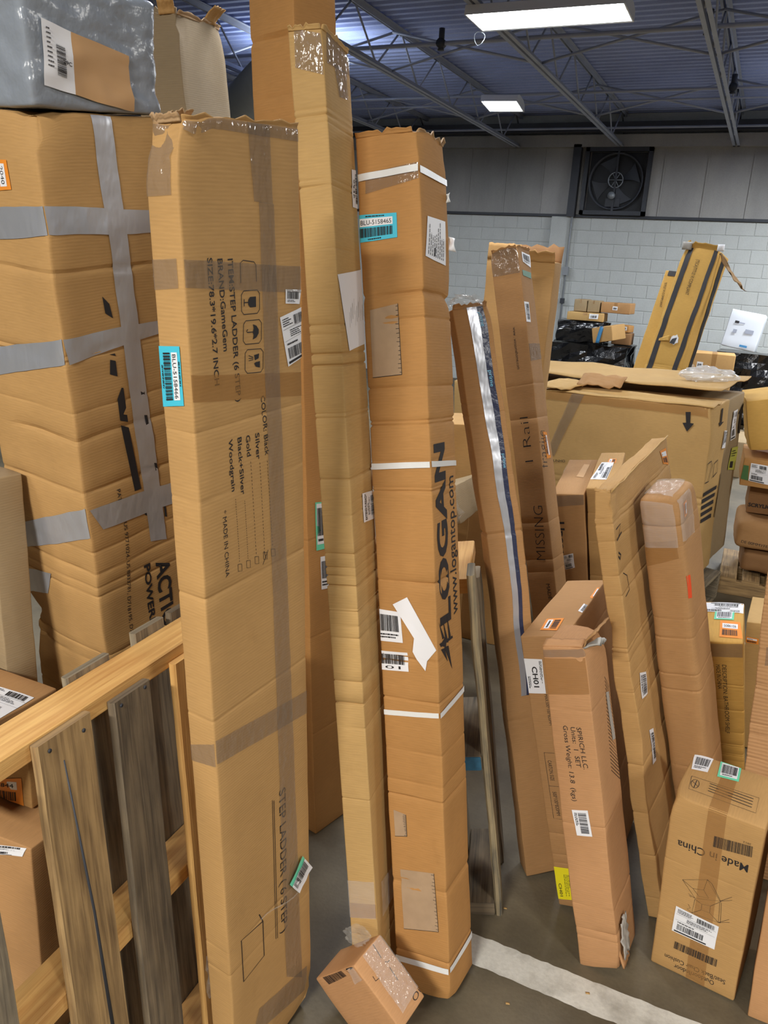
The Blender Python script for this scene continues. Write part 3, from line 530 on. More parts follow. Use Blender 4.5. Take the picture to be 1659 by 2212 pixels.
STROKES = [
  ('gamegem', 'R', [(0.171, 1.4517), (0.1712, 1.4482)], 0.0009, {'grp': 'dash'}),
  ('gamegem', 'R', [(0.1713, 1.4453), (0.1715, 1.4418)], 0.0009, {'grp': 'dash'}),
  ('gamegem', 'R', [(0.1716, 1.4389), (0.1718, 1.4354)], 0.0009, {'grp': 'dash'}),
  ('gamegem', 'R', [(0.172, 1.4325), (0.1721, 1.429)], 0.0009, {'grp': 'dash'}),
  ('gamegem', 'R', [(0.1723, 1.4261), (0.1725, 1.4226)], 0.0009, {'grp': 'dash'}),
  ('gamegem', 'R', [(0.1726, 1.4197), (0.1728, 1.4161)], 0.0009, {'grp': 'dash'}),
  ('gamegem', 'R', [(0.1729, 1.4132), (0.1731, 1.4096)], 0.0009, {'grp': 'dash'}),
  ('gamegem', 'R', [(0.1733, 1.4067), (0.1734, 1.4031)], 0.0009, {'grp': 'dash'}),
  ('gamegem', 'R', [(0.1736, 1.4002), (0.1738, 1.3966)], 0.0009, {'grp': 'dash'}),
  ('gamegem', 'R', [(0.1739, 1.3936), (0.1741, 1.39)], 0.0009, {'grp': 'dash'}),
  ('gamegem', 'R', [(0.1743, 1.3871), (0.1744, 1.3834)], 0.0009, {'grp': 'dash'}),
  ('gamegem', 'R', [(0.1746, 1.3805), (0.1748, 1.3768)], 0.0009, {'grp': 'dash'}),
  ('gamegem', 'R', [(0.1749, 1.3739), (0.1751, 1.3702)], 0.0009, {'grp': 'dash'}),
  ('gamegem', 'R', [(0.1752, 1.3672), (0.1754, 1.3636)], 0.0009, {'grp': 'dash'}),
  ('gamegem', 'R', [(0.1756, 1.3606), (0.1758, 1.3569)], 0.0009, {'grp': 'dash'}),
  ('gamegem', 'R', [(0.1759, 1.3539), (0.1761, 1.3502)], 0.0009, {'grp': 'dash'}),
  ('gamegem', 'R', [(0.1763, 1.3472), (0.1764, 1.3435)], 0.0009, {'grp': 'dash'}),
  ('gamegem', 'R', [(0.1766, 1.3404), (0.1768, 1.3367)], 0.0009, {'grp': 'dash'}),
  ('gamegem', 'R', [(0.1769, 1.3337), (0.1771, 1.3299)], 0.0009, {'grp': 'dash'}),
  ('gamegem', 'R', [(0.1773, 1.3269), (0.1775, 1.3231)], 0.0009, {'grp': 'dash'}),
  ('gamegem', 'R', [(0.1776, 1.3201), (0.1778, 1.3163)], 0.0009, {'grp': 'dash'}),
  ('gamegem', 'R', [(0.178, 1.3132), (0.1781, 1.3095)], 0.0009, {'grp': 'dash'}),
  ('gamegem', 'R', [(0.1783, 1.3064), (0.1785, 1.3026)], 0.0009, {'grp': 'dash'}),
  ('gamegem', 'R', [(0.1786, 1.2995), (0.1788, 1.2957)], 0.0009, {'grp': 'dash'}),
  ('gamegem', 'R', [(0.179, 1.2926), (0.1792, 1.2888)], 0.0009, {'grp': 'dash'}),
  ('gamegem', 'R', [(0.1793, 1.2857), (0.1795, 1.2818)], 0.0009, {'grp': 'dash'}),
  ('gamegem', 'R', [(0.1515, 1.4529), (0.1516, 1.4494)], 0.0009, {'grp': 'dash'}),
  ('gamegem', 'R', [(0.1516, 1.4465), (0.1517, 1.443)], 0.0009, {'grp': 'dash'}),
  ('gamegem', 'R', [(0.1518, 1.4401), (0.1519, 1.4366)], 0.0009, {'grp': 'dash'}),
  ('gamegem', 'R', [(0.152, 1.4337), (0.1521, 1.4301)], 0.0009, {'grp': 'dash'}),
  ('gamegem', 'R', [(0.1522, 1.4272), (0.1523, 1.4237)], 0.0009, {'grp': 'dash'}),
  ('gamegem', 'R', [(0.1523, 1.4207), (0.1524, 1.4172)], 0.0009, {'grp': 'dash'}),
  ('gamegem', 'R', [(0.1525, 1.4142), (0.1526, 1.4106)], 0.0009, {'grp': 'dash'}),
  ('gamegem', 'R', [(0.1527, 1.4077), (0.1528, 1.4041)], 0.0009, {'grp': 'dash'}),
  ('gamegem', 'R', [(0.1529, 1.4011), (0.153, 1.3975)], 0.0009, {'grp': 'dash'}),
  ('gamegem', 'R', [(0.153, 1.3946), (0.1531, 1.3909)], 0.0009, {'grp': 'dash'}),
  ('gamegem', 'R', [(0.1532, 1.388), (0.1533, 1.3843)], 0.0009, {'grp': 'dash'}),
  ('gamegem', 'R', [(0.1534, 1.3813), (0.1535, 1.3777)], 0.0009, {'grp': 'dash'}),
  ('gamegem', 'R', [(0.1536, 1.3747), (0.1537, 1.371)], 0.0009, {'grp': 'dash'}),
  ('gamegem', 'R', [(0.1538, 1.368), (0.1539, 1.3643)], 0.0009, {'grp': 'dash'}),
  ('gamegem', 'R', [(0.154, 1.3613), (0.1541, 1.3576)], 0.0009, {'grp': 'dash'}),
  ('gamegem', 'R', [(0.1541, 1.3546), (0.1542, 1.3509)], 0.0009, {'grp': 'dash'}),
  ('gamegem', 'R', [(0.1543, 1.3479), (0.1544, 1.3442)], 0.0009, {'grp': 'dash'}),
  ('gamegem', 'R', [(0.1545, 1.3411), (0.1546, 1.3374)], 0.0009, {'grp': 'dash'}),
  ('gamegem', 'R', [(0.1547, 1.3343), (0.1548, 1.3306)], 0.0009, {'grp': 'dash'}),
  ('gamegem', 'R', [(0.1549, 1.3275), (0.155, 1.3237)], 0.0009, {'grp': 'dash'}),
  ('gamegem', 'R', [(0.1551, 1.3207), (0.1552, 1.3169)], 0.0009, {'grp': 'dash'}),
  ('gamegem', 'R', [(0.1553, 1.3138), (0.1554, 1.31)], 0.0009, {'grp': 'dash'}),
  ('gamegem', 'R', [(0.1554, 1.3069), (0.1555, 1.3031)], 0.0009, {'grp': 'dash'}),
  ('gamegem', 'R', [(0.1556, 1.3), (0.1557, 1.2962)], 0.0009, {'grp': 'dash'}),
  ('gamegem', 'R', [(0.1558, 1.2931), (0.1559, 1.2893)], 0.0009, {'grp': 'dash'}),
  ('gamegem', 'R', [(0.156, 1.2861), (0.1561, 1.2823)], 0.0009, {'grp': 'dash'}),
  ('gamegem', 'R', [(0.1281, 1.4606), (0.1282, 1.4569)], 0.0009, {'grp': 'dash'}),
  ('gamegem', 'R', [(0.1283, 1.4539), (0.1284, 1.4502)], 0.0009, {'grp': 'dash'}),
  ('gamegem', 'R', [(0.1284, 1.4472), (0.1285, 1.4435)], 0.0009, {'grp': 'dash'}),
  ('gamegem', 'R', [(0.1286, 1.4404), (0.1287, 1.4367)], 0.0009, {'grp': 'dash'}),
  ('gamegem', 'R', [(0.1288, 1.4336), (0.1289, 1.4299)], 0.0009, {'grp': 'dash'}),
  ('gamegem', 'R', [(0.1289, 1.4268), (0.129, 1.4231)], 0.0009, {'grp': 'dash'}),
  ('gamegem', 'R', [(0.1291, 1.42), (0.1292, 1.4162)], 0.0009, {'grp': 'dash'}),
  ('gamegem', 'R', [(0.1293, 1.4131), (0.1294, 1.4093)], 0.0009, {'grp': 'dash'}),
  ('gamegem', 'R', [(0.1295, 1.4062), (0.1295, 1.4024)], 0.0009, {'grp': 'dash'}),
  ('gamegem', 'R', [(0.1296, 1.3993), (0.1297, 1.3955)], 0.0009, {'grp': 'dash'}),
  ('gamegem', 'R', [(0.1298, 1.3924), (0.1299, 1.3886)], 0.0009, {'grp': 'dash'}),
  ('gamegem', 'R', [(0.13, 1.3854), (0.1301, 1.3816)], 0.0009, {'grp': 'dash'}),
  ('gamegem', 'R', [(0.1301, 1.3784), (0.1302, 1.3746)], 0.0009, {'grp': 'dash'}),
  ('gamegem', 'R', [(0.1303, 1.3714), (0.1304, 1.3676)], 0.0009, {'grp': 'dash'}),
  ('gamegem', 'R', [(0.1305, 1.3644), (0.1306, 1.3605)], 0.0009, {'grp': 'dash'}),
  ('gamegem', 'R', [(0.1307, 1.3573), (0.1308, 1.3534)], 0.0009, {'grp': 'dash'}),
  ('gamegem', 'R', [(0.1309, 1.3502), (0.1309, 1.3463)], 0.0009, {'grp': 'dash'}),
  ('gamegem', 'R', [(0.131, 1.3431), (0.1311, 1.3392)], 0.0009, {'grp': 'dash'}),
  ('gamegem', 'R', [(0.1312, 1.336), (0.1313, 1.332)], 0.0009, {'grp': 'dash'}),
  ('gamegem', 'R', [(0.1314, 1.3288), (0.1315, 1.3248)], 0.0009, {'grp': 'dash'}),
  ('gamegem', 'R', [(0.1316, 1.3216), (0.1317, 1.3176)], 0.0009, {'grp': 'dash'}),
  ('gamegem', 'R', [(0.1317, 1.3144), (0.1318, 1.3104)], 0.0009, {'grp': 'dash'}),
  ('gamegem', 'R', [(0.1319, 1.3071), (0.132, 1.3031)], 0.0009, {'grp': 'dash'}),
  ('gamegem', 'R', [(0.1321, 1.2998), (0.1322, 1.2958)], 0.0009, {'grp': 'dash'}),
  ('gamegem', 'R', [(0.1323, 1.2925), (0.1324, 1.2885)], 0.0009, {'grp': 'dash'}),
  ('gamegem', 'R', [(0.1325, 1.2852), (0.1326, 1.2811)], 0.0009, {'grp': 'dash'}),
  ('gamegem', 'R', [(0.1079, 1.3939), (0.108, 1.3915)], 0.0009, {'grp': 'dash'}),
  ('gamegem', 'R', [(0.108, 1.3896), (0.108, 1.3872)], 0.0009, {'grp': 'dash'}),
  ('gamegem', 'R', [(0.1081, 1.3853), (0.1081, 1.3829)], 0.0009, {'grp': 'dash'}),
  ('gamegem', 'R', [(0.1082, 1.3809), (0.1082, 1.3785)], 0.0009, {'grp': 'dash'}),
  ('gamegem', 'R', [(0.1083, 1.3766), (0.1083, 1.3742)], 0.0009, {'grp': 'dash'}),
  ('gamegem', 'R', [(0.1084, 1.3722), (0.1084, 1.3698)], 0.0009, {'grp': 'dash'}),
  ('gamegem', 'R', [(0.1084, 1.3679), (0.1085, 1.3654)], 0.0009, {'grp': 'dash'}),
  ('gamegem', 'R', [(0.1085, 1.3635), (0.1086, 1.3611)], 0.0009, {'grp': 'dash'}),
  ('gamegem', 'R', [(0.1086, 1.3591), (0.1087, 1.3567)], 0.0009, {'grp': 'dash'}),
  ('gamegem', 'R', [(0.1087, 1.3547), (0.1088, 1.3523)], 0.0009, {'grp': 'dash'}),
  ('gamegem', 'R', [(0.1088, 1.3503), (0.1089, 1.3478)], 0.0009, {'grp': 'dash'}),
  ('gamegem', 'R', [(0.1089, 1.3459), (0.109, 1.3434)], 0.0009, {'grp': 'dash'}),
  ('gamegem', 'R', [(0.109, 1.3414), (0.109, 1.339)], 0.0009, {'grp': 'dash'}),
  ('gamegem', 'R', [(0.1091, 1.337), (0.1091, 1.3345)], 0.0009, {'grp': 'dash'}),
  ('gamegem', 'R', [(0.1092, 1.3325), (0.1092, 1.3301)], 0.0009, {'grp': 'dash'}),
  ('gamegem', 'R', [(0.1093, 1.3281), (0.1093, 1.3256)], 0.0009, {'grp': 'dash'}),
  ('gamegem', 'R', [(0.1094, 1.3236), (0.1094, 1.3211)], 0.0009, {'grp': 'dash'}),
  ('gamegem', 'R', [(0.1095, 1.3191), (0.1095, 1.3166)], 0.0009, {'grp': 'dash'}),
  ('gamegem', 'R', [(0.1096, 1.3146), (0.1096, 1.3121)], 0.0009, {'grp': 'dash'}),
  ('gamegem', 'R', [(0.1096, 1.3101), (0.1097, 1.3076)], 0.0009, {'grp': 'dash'}),
  ('gamegem', 'R', [(0.1097, 1.3056), (0.1098, 1.3031)], 0.0009, {'grp': 'dash'}),
  ('gamegem', 'R', [(0.1098, 1.3011), (0.1099, 1.2986)], 0.0009, {'grp': 'dash'}),
  ('gamegem', 'R', [(0.1099, 1.2965), (0.11, 1.294)], 0.0009, {'grp': 'dash'}),
  ('gamegem', 'R', [(0.11, 1.292), (0.1101, 1.2895)], 0.0009, {'grp': 'dash'}),
  ('gamegem', 'R', [(0.1101, 1.2874), (0.1102, 1.2849)], 0.0009, {'grp': 'dash'}),
  ('gamegem', 'R', [(0.1102, 1.2828), (0.1103, 1.2803)], 0.0009, {'grp': 'dash'}),
  ('gamegem', 'R', [(0.085, 1.4043), (0.0851, 1.4018)], 0.0009, {'grp': 'dash'}),
  ('gamegem', 'R', [(0.0851, 1.3997), (0.0852, 1.3972)], 0.0009, {'grp': 'dash'}),
  ('gamegem', 'R', [(0.0852, 1.3951), (0.0853, 1.3926)], 0.0009, {'grp': 'dash'}),
  ('gamegem', 'R', [(0.0853, 1.3905), (0.0854, 1.3879)], 0.0009, {'grp': 'dash'}),
  ('gamegem', 'R', [(0.0854, 1.3859), (0.0855, 1.3833)], 0.0009, {'grp': 'dash'}),
  ('gamegem', 'R', [(0.0855, 1.3812), (0.0856, 1.3787)], 0.0009, {'grp': 'dash'}),
  ('gamegem', 'R', [(0.0856, 1.3766), (0.0857, 1.374)], 0.0009, {'grp': 'dash'}),
  ('gamegem', 'R', [(0.0857, 1.3719), (0.0858, 1.3693)], 0.0009, {'grp': 'dash'}),
  ('gamegem', 'R', [(0.0858, 1.3672), (0.0859, 1.3646)], 0.0009, {'grp': 'dash'}),
  ('gamegem', 'R', [(0.0859, 1.3625), (0.086, 1.3599)], 0.0009, {'grp': 'dash'}),
  ('gamegem', 'R', [(0.086, 1.3578), (0.0861, 1.3552)], 0.0009, {'grp': 'dash'}),
  ('gamegem', 'R', [(0.0861, 1.3531), (0.0862, 1.3505)], 0.0009, {'grp': 'dash'}),
  ('gamegem', 'R', [(0.0862, 1.3484), (0.0863, 1.3458)], 0.0009, {'grp': 'dash'}),
  ('gamegem', 'R', [(0.0863, 1.3436), (0.0864, 1.341)], 0.0009, {'grp': 'dash'}),
  ('gamegem', 'R', [(0.0864, 1.3389), (0.0865, 1.3363)], 0.0009, {'grp': 'dash'}),
  ('gamegem', 'R', [(0.0865, 1.3341), (0.0866, 1.3315)], 0.0009, {'grp': 'dash'}),
  ('gamegem', 'R', [(0.0866, 1.3294), (0.0867, 1.3267)], 0.0009, {'grp': 'dash'}),
  ('gamegem', 'R', [(0.0867, 1.3246), (0.0868, 1.3219)], 0.0009, {'grp': 'dash'}),
  ('gamegem', 'R', [(0.0868, 1.3198), (0.0869, 1.3171)], 0.0009, {'grp': 'dash'}),
  ('gamegem', 'R', [(0.0869, 1.315), (0.087, 1.3123)], 0.0009, {'grp': 'dash'}),
  ('gamegem', 'R', [(0.087, 1.3101), (0.0871, 1.3075)], 0.0009, {'grp': 'dash'}),
  ('gamegem', 'R', [(0.0871, 1.3053), (0.0872, 1.3026)], 0.0009, {'grp': 'dash'}),
  ('gamegem', 'R', [(0.0872, 1.3005), (0.0873, 1.2978)], 0.0009, {'grp': 'dash'}),
  ('gamegem', 'R', [(0.0873, 1.2956), (0.0874, 1.2929)], 0.0009, {'grp': 'dash'}),
  ('gamegem', 'R', [(0.0874, 1.2907), (0.0875, 1.288)], 0.0009, {'grp': 'dash'}),
  ('gamegem', 'R', [(0.0875, 1.2858), (0.0876, 1.2831)], 0.0009, {'grp': 'dash'}),
  ('gamegem', 'R', [(0.175, 1.276), (0.1857, 1.2729), (0.1862, 1.2582), (0.1755, 1.2613), (0.175, 1.276)], 0.001, {'grp': 'tick boxes'}),
  ('gamegem', 'R', [(0.1528, 1.2772), (0.1632, 1.2742), (0.1636, 1.2597), (0.1532, 1.2628), (0.1528, 1.2772)], 0.001, {'grp': 'tick boxes'}),
  ('gamegem', 'R', [(0.1289, 1.2773), (0.139, 1.2743), (0.1393, 1.26), (0.1292, 1.263), (0.1289, 1.2773)], 0.001, {'grp': 'tick boxes'}),
  ('gamegem', 'R', [(0.1061, 1.2779), (0.1159, 1.275), (0.1162, 1.2608), (0.1063, 1.2638), (0.1061, 1.2779)], 0.001, {'grp': 'tick boxes'}),
  ('gamegem', 'R', [(0.0834, 1.2795), (0.093, 1.2766), (0.0932, 1.2626), (0.0836, 1.2656), (0.0834, 1.2795)], 0.001, {'grp': 'tick boxes'}),
  ('gamegem', 'R', [(0.1505, 1.2534), (0.1667, 1.2774)], 0.0012, {'grp': 'tick'}),
  ('gamegem', 'R', [(0.1546, 1.2797), (0.1604, 1.2617)], 0.0012, {'grp': 'tick'}),
  ('gamegem', 'R', [(0.1539, 0.7065), (0.1498, 0.3152)], 0.0016, {'grp': 'rule'}),
  ('gamegem', 'R', [(0.159, 0.7028), (0.1555, 0.3126)], 0.0016, {'grp': 'rule'}),
  ('gamegem', 'R', [(0.1093, 0.4064), (0.0394, 0.4164), (0.0379, 0.2979), (0.1075, 0.3056), (0.1093, 0.4064), (0.0985, 0.4366)], 0.0025, {'grp': 'diamond'}),
  ('gamegem', 'R', [(0.1216, 1.7434), (0.1273, 1.7488), (0.1601, 1.7484), (0.1654, 1.7427), (0.1641, 1.7163), (0.1581, 1.7108), (0.1251, 1.7119), (0.12, 1.7177), (0.1216, 1.7434)], 0.0013, {'grp': 'icons'}),
  ('gamegem', 'R', [(0.137, 1.7302), (0.1273, 1.7304)], 0.0016, {'grp': 'icons'}),
  ('gamegem', 'R', [(0.1276, 1.7359), (0.1269, 1.7249)], 0.0016, {'grp': 'icons'}),
  ('gamegem', 'R', [(0.1234, 1.6961), (0.1291, 1.7015), (0.1625, 1.7002), (0.1679, 1.6942), (0.1665, 1.667), (0.1605, 1.6615), (0.1269, 1.6637), (0.1218, 1.6697), (0.1234, 1.6961)], 0.0013, {'grp': 'icons'}),
  ('gamegem', 'R', [(0.1468, 1.6817), (0.1324, 1.6825), (0.1303, 1.6848), (0.1338, 1.6871)], 0.0016, {'grp': 'icons'}),
  ('gamegem', 'R', [(0.1253, 1.6488), (0.1311, 1.6542), (0.165, 1.6518), (0.1705, 1.6455), (0.1691, 1.6176), (0.163, 1.6122), (0.1288, 1.6154), (0.1236, 1.6217), (0.1253, 1.6488)], 0.0013, {'grp': 'icons'}),
  ('gamegem', 'R', [(0.1339, 1.6442), (0.1449, 1.6399)], 0.0012, {'grp': 'icons'}),
  ('gamegem', 'R', [(0.1336, 1.6398), (0.1448, 1.638)], 0.0012, {'grp': 'icons'}),
  ('gamegem', 'R', [(0.1334, 1.6355), (0.1447, 1.636)], 0.0012, {'grp': 'icons'}),
  ('gamegem', 'R', [(0.121, 1.7612), (0.1218, 1.7925), (0.1286, 1.7964), (0.155, 1.7933), (0.1593, 1.788), (0.159, 1.7618)], 0.0013, {'grp': 'icons'}),
  ('crate', 'R', [(-0.0078, 0.5681), (0.0087, 0.6719), (0.0726, 0.6789), (0.0935, 0.6488), (0.0597, 0.5655), (-0.0078, 0.5681)], 0.006, {'grp': 'icons'}),
  ('crate', 'R', [(0.1324, 0.5752), (0.1345, 0.6531), (0.2014, 0.6602), (0.2069, 0.5851), (0.1324, 0.5752)], 0.006, {'grp': 'icons'}),
  ('crate', 'R', [(-0.023, 0.5021), (0.2273, 0.4948)], 0.022, {'grp': 'lines of print'}),
  ('crate', 'R', [(-0.0211, 0.4652), (0.2166, 0.4569)], 0.022, {'grp': 'lines of print'}),
  ('crate', 'R', [(-0.0191, 0.4281), (0.2058, 0.4189)], 0.022, {'grp': 'lines of print'}),
  ('crate', 'R', [(-0.0171, 0.3908), (0.195, 0.3808)], 0.022, {'grp': 'lines of print'}),
  ('crate', 'R', [(-0.0151, 0.3533), (0.1842, 0.3426)], 0.022, {'grp': 'lines of print'}),
  ('crate', 'R', [(0.2988, 0.5596), (0.2618, 0.3054)], 0.015, {'grp': 'bar'}),
  ('ch01', 'R', [(0.0213, 0.4979), (0.0232, 0.2881), (0.0494, 0.2885)], 0.001, {'grp': 'box'}),
  ('ch01', 'R', [(0.0213, 0.4979), (0.0554, 0.4978)], 0.001, {'grp': 'box'}),
  ('ch01', 'R', [(0.0221, 0.393), (0.0521, 0.3918)], 0.001, {'grp': 'box'}),
  ('flat', 'R', [(0.0182, 1.2076), (0.0618, 1.2099), (0.0334, 1.1833), (0.0608, 1.1869), (0.0139, 1.1772)], 0.003, {'grp': 'scribble'}),
  ('flat', 'R', [(0.0243, 1.0164), (0.0622, 1.021), (0.0613, 1.0616), (0.0331, 1.0792)], 0.003, {'grp': 'scribble'}),
  ('flat', 'R', [(0.017, 1.1439), (0.0333, 1.1315), (0.021, 1.123), (0.0132, 1.1349)], 0.006, {'grp': 'scribble'}),
  ('mic', 'T', [(0.1017, 0.1979), (0.107, 0.0348), (0.0441, 0.0313), (0.0456, 0.1924), (0.1017, 0.1979)], 0.0012, {'grp': 'warning box'}),
  ('mic', 'T', [(0.0954, 0.1509), (0.0955, 0.0457)], 0.0025, {'grp': 'warning box'}),
  ('mic', 'T', [(0.085, 0.15), (0.0836, 0.0449)], 0.0025, {'grp': 'warning box'}),
  ('mic', 'T', [(0.0747, 0.1492), (0.0717, 0.0442)], 0.0025, {'grp': 'warning box'}),
  ('mic', 'T', [(0.0644, 0.1485), (0.06, 0.0435)], 0.0025, {'grp': 'warning box'}),
  ('mic', 'T', [(0.0801, 0.1736), (0.0732, 0.1727), (0.0664, 0.1732), (0.0609, 0.1751), (0.0573, 0.1782), (0.0563, 0.1819), (0.058, 0.1857), (0.0621, 0.1891), (0.0681, 0.1914), (0.075, 0.1925), (0.0818, 0.192), (0.0875, 0.19), (0.0911, 0.1869), (0.0921, 0.1832), (0.0904, 0.1793), (0.0861, 0.1759), (0.0801, 0.1736)], 0.0014, {'grp': 'warning box'}),
  ('mic', 'T', [(0.0814, 0.1914), (0.0669, 0.1737)], 0.0014, {'grp': 'warning box'}),
  ('mic', 'T', [(0.0572, 0.1816), (0.09, 0.182)], 0.0018, {'grp': 'warning box'}),
  ('mic', 'L', [(0.0522, 0.3188), (0.111, 0.351), (0.1468, 0.3009), (0.0882, 0.2771), (0.0522, 0.3188)], 0.0009, {'grp': 'cushion drawing'}),
  ('mic', 'L', [(0.111, 0.351), (0.1224, 0.3445), (0.1498, 0.2994), (0.1468, 0.3009)], 0.0009, {'grp': 'cushion drawing'}),
  ('mic', 'L', [(0.0885, 0.2741), (0.0866, 0.2269), (0.1519, 0.2326), (0.1471, 0.2979)], 0.0009, {'grp': 'cushion drawing'}),
  ('mic', 'L', [(0.1471, 0.2979), (0.1511, 0.2969), (0.1566, 0.2335), (0.1519, 0.2326)], 0.0009, {'grp': 'cushion drawing'}),
  ('mic', 'L', [(0.08, 0.305), (0.1058, 0.3143), (0.1202, 0.2953), (0.0967, 0.2885), (0.08, 0.305)], 0.0009, {'grp': 'cushion drawing'}),
  ('mic', 'L', [(0.1064, 0.268), (0.1276, 0.2737), (0.1279, 0.2511), (0.1077, 0.2491), (0.1064, 0.268)], 0.0009, {'grp': 'cushion drawing'}),
  ('mic', 'L', [(0.0702, 0.2832), (0.0882, 0.2771), (0.0732, 0.2784), (0.0786, 0.2749)], 0.0009, {'grp': 'cushion drawing'}),
  ('mic', 'L', [(0.1468, 0.3009), (0.1729, 0.3285)], 0.0009, {'grp': 'cushion drawing'}),
  ('mic', 'L', [(0.1468, 0.3009), (0.1742, 0.3185)], 0.0009, {'grp': 'cushion drawing'}),
  ('mic', 'L', [(0.0866, 0.2269), (0.0735, 0.2325), (0.0811, 0.2402), (0.074, 0.2493)], 0.0009, {'grp': 'cushion drawing'}),
  ('mic', 'L', [(0.1519, 0.2326), (0.1751, 0.2563)], 0.0009, {'grp': 'cushion drawing'}),
  ('mic', 'L', [(0.1519, 0.2326), (0.1772, 0.2477)], 0.0009, {'grp': 'cushion drawing'}),
  ('mic', 'L', [(0.0522, 0.3188), (0.08, 0.305)], 0.0009, {'grp': 'cushion drawing'}),
  ('mic', 'L', [(0.111, 0.351), (0.1058, 0.3143)], 0.0009, {'grp': 'cushion drawing'}),
  ('mic', 'L', [(0.0885, 0.2741), (0.1064, 0.268)], 0.0009, {'grp': 'cushion drawing'}),
  ('mic', 'L', [(0.1471, 0.2979), (0.1276, 0.2737)], 0.0009, {'grp': 'cushion drawing'}),
  ('mic', 'L', [(0.0866, 0.2269), (0.1077, 0.2491)], 0.0009, {'grp': 'cushion drawing'}),
  ('mic', 'L', [(0.1519, 0.2326), (0.1279, 0.2511)], 0.0009, {'grp': 'cushion drawing'}),
  ('small', 'L', [(0.1407, 0.1954), (0.156, 0.1616)], 0.001, {'grp': 'arrows'}),
  ('small', 'R', [(0.0709, 0.1718), (0.0672, 0.1363)], 0.0016, {'grp': 'marks'}),
  ('small', 'R', [(0.0705, 0.1076), (0.0682, 0.0738)], 0.0016, {'grp': 'marks'}),
  ('small', 'R', [(0.0693, 0.1241), (0.0745, 0.1183), (0.082, 0.1182)], 0.0014, {'grp': 'marks'}),
  ('small', 'R', [(0.0325, 0.1844), (0.0217, 0.1861), (0.021, 0.1766)], 0.0014, {'grp': 'marks'}),
  ('small', 'R', [(0.022, 0.1251), (0.0208, 0.1136), (0.0332, 0.1114)], 0.0014, {'grp': 'marks'}),
  ('spirich', 'R', [(0.1189, 0.8061), (0.1856, 0.751)], 0.0016, {'grp': 'hatching'}),
  ('spirich', 'R', [(0.1178, 0.7962), (0.1844, 0.7407)], 0.0016, {'grp': 'hatching'}),
  ('spirich', 'R', [(0.1167, 0.7862), (0.1833, 0.7305)], 0.0016, {'grp': 'hatching'}),
  ('spirich', 'R', [(0.1155, 0.7763), (0.1822, 0.7202)], 0.0016, {'grp': 'hatching'}),
  ('spirich', 'R', [(0.1144, 0.7663), (0.181, 0.7099)], 0.0016, {'grp': 'hatching'}),
  ('spirich', 'R', [(0.1133, 0.7564), (0.1799, 0.6996)], 0.0016, {'grp': 'hatching'}),
  ('spirich', 'R', [(0.1122, 0.7464), (0.1788, 0.6893)], 0.0016, {'grp': 'hatching'}),
  ('spirich', 'R', [(0.111, 0.7364), (0.1776, 0.679)], 0.0016, {'grp': 'hatching'}),
  ('spirich', 'R', [(0.1099, 0.7264), (0.1765, 0.6687)], 0.0016, {'grp': 'hatching'}),
  ('spirich', 'R', [(0.1088, 0.7164), (0.1754, 0.6583)], 0.0016, {'grp': 'hatching'}),
  ('spirich', 'R', [(0.1076, 0.7064), (0.1742, 0.648)], 0.0016, {'grp': 'hatching'}),
  ('spirich', 'R', [(0.1065, 0.6964), (0.1731, 0.6376)], 0.0016, {'grp': 'hatching'}),
  ('spirich', 'R', [(0.1054, 0.6864), (0.1719, 0.6273)], 0.0016, {'grp': 'hatching'}),
  ('spirich', 'R', [(0.1042, 0.6764), (0.1708, 0.6169)], 0.0016, {'grp': 'hatching'}),
  ('spirich', 'R', [(0.1031, 0.6663), (0.1696, 0.6066)], 0.0016, {'grp': 'hatching'}),
  ('spirich', 'R', [(0.102, 0.6563), (0.1685, 0.5962)], 0.0016, {'grp': 'hatching'}),
  ('spirich', 'R', [(0.1008, 0.6462), (0.1674, 0.5858)], 0.0016, {'grp': 'hatching'}),
  ('spirich', 'R', [(0.0997, 0.6362), (0.1662, 0.5754)], 0.0016, {'grp': 'hatching'}),
  ('spirich', 'R', [(0.0986, 0.6261), (0.1651, 0.565)], 0.0016, {'grp': 'hatching'}),
  ('spirich', 'R', [(0.0974, 0.6161), (0.1639, 0.5546)], 0.0016, {'grp': 'hatching'}),
  ('spirich', 'R', [(0.0963, 0.606), (0.1628, 0.5442)], 0.0016, {'grp': 'hatching'}),
  ('spirich', 'R', [(0.0952, 0.5959), (0.1616, 0.5337)], 0.0016, {'grp': 'hatching'}),
  ('spirich', 'R', [(0.094, 0.5858), (0.1605, 0.5233)], 0.0016, {'grp': 'hatching'}),
  ('spirich', 'R', [(0.0929, 0.5757), (0.1593, 0.5129)], 0.0016, {'grp': 'hatching'}),
  ('spirich', 'R', [(0.0917, 0.5656), (0.1582, 0.5024)], 0.0016, {'grp': 'hatching'}),
  ('spirich', 'R', [(0.0906, 0.5555), (0.157, 0.492)], 0.0016, {'grp': 'hatching'}),
]

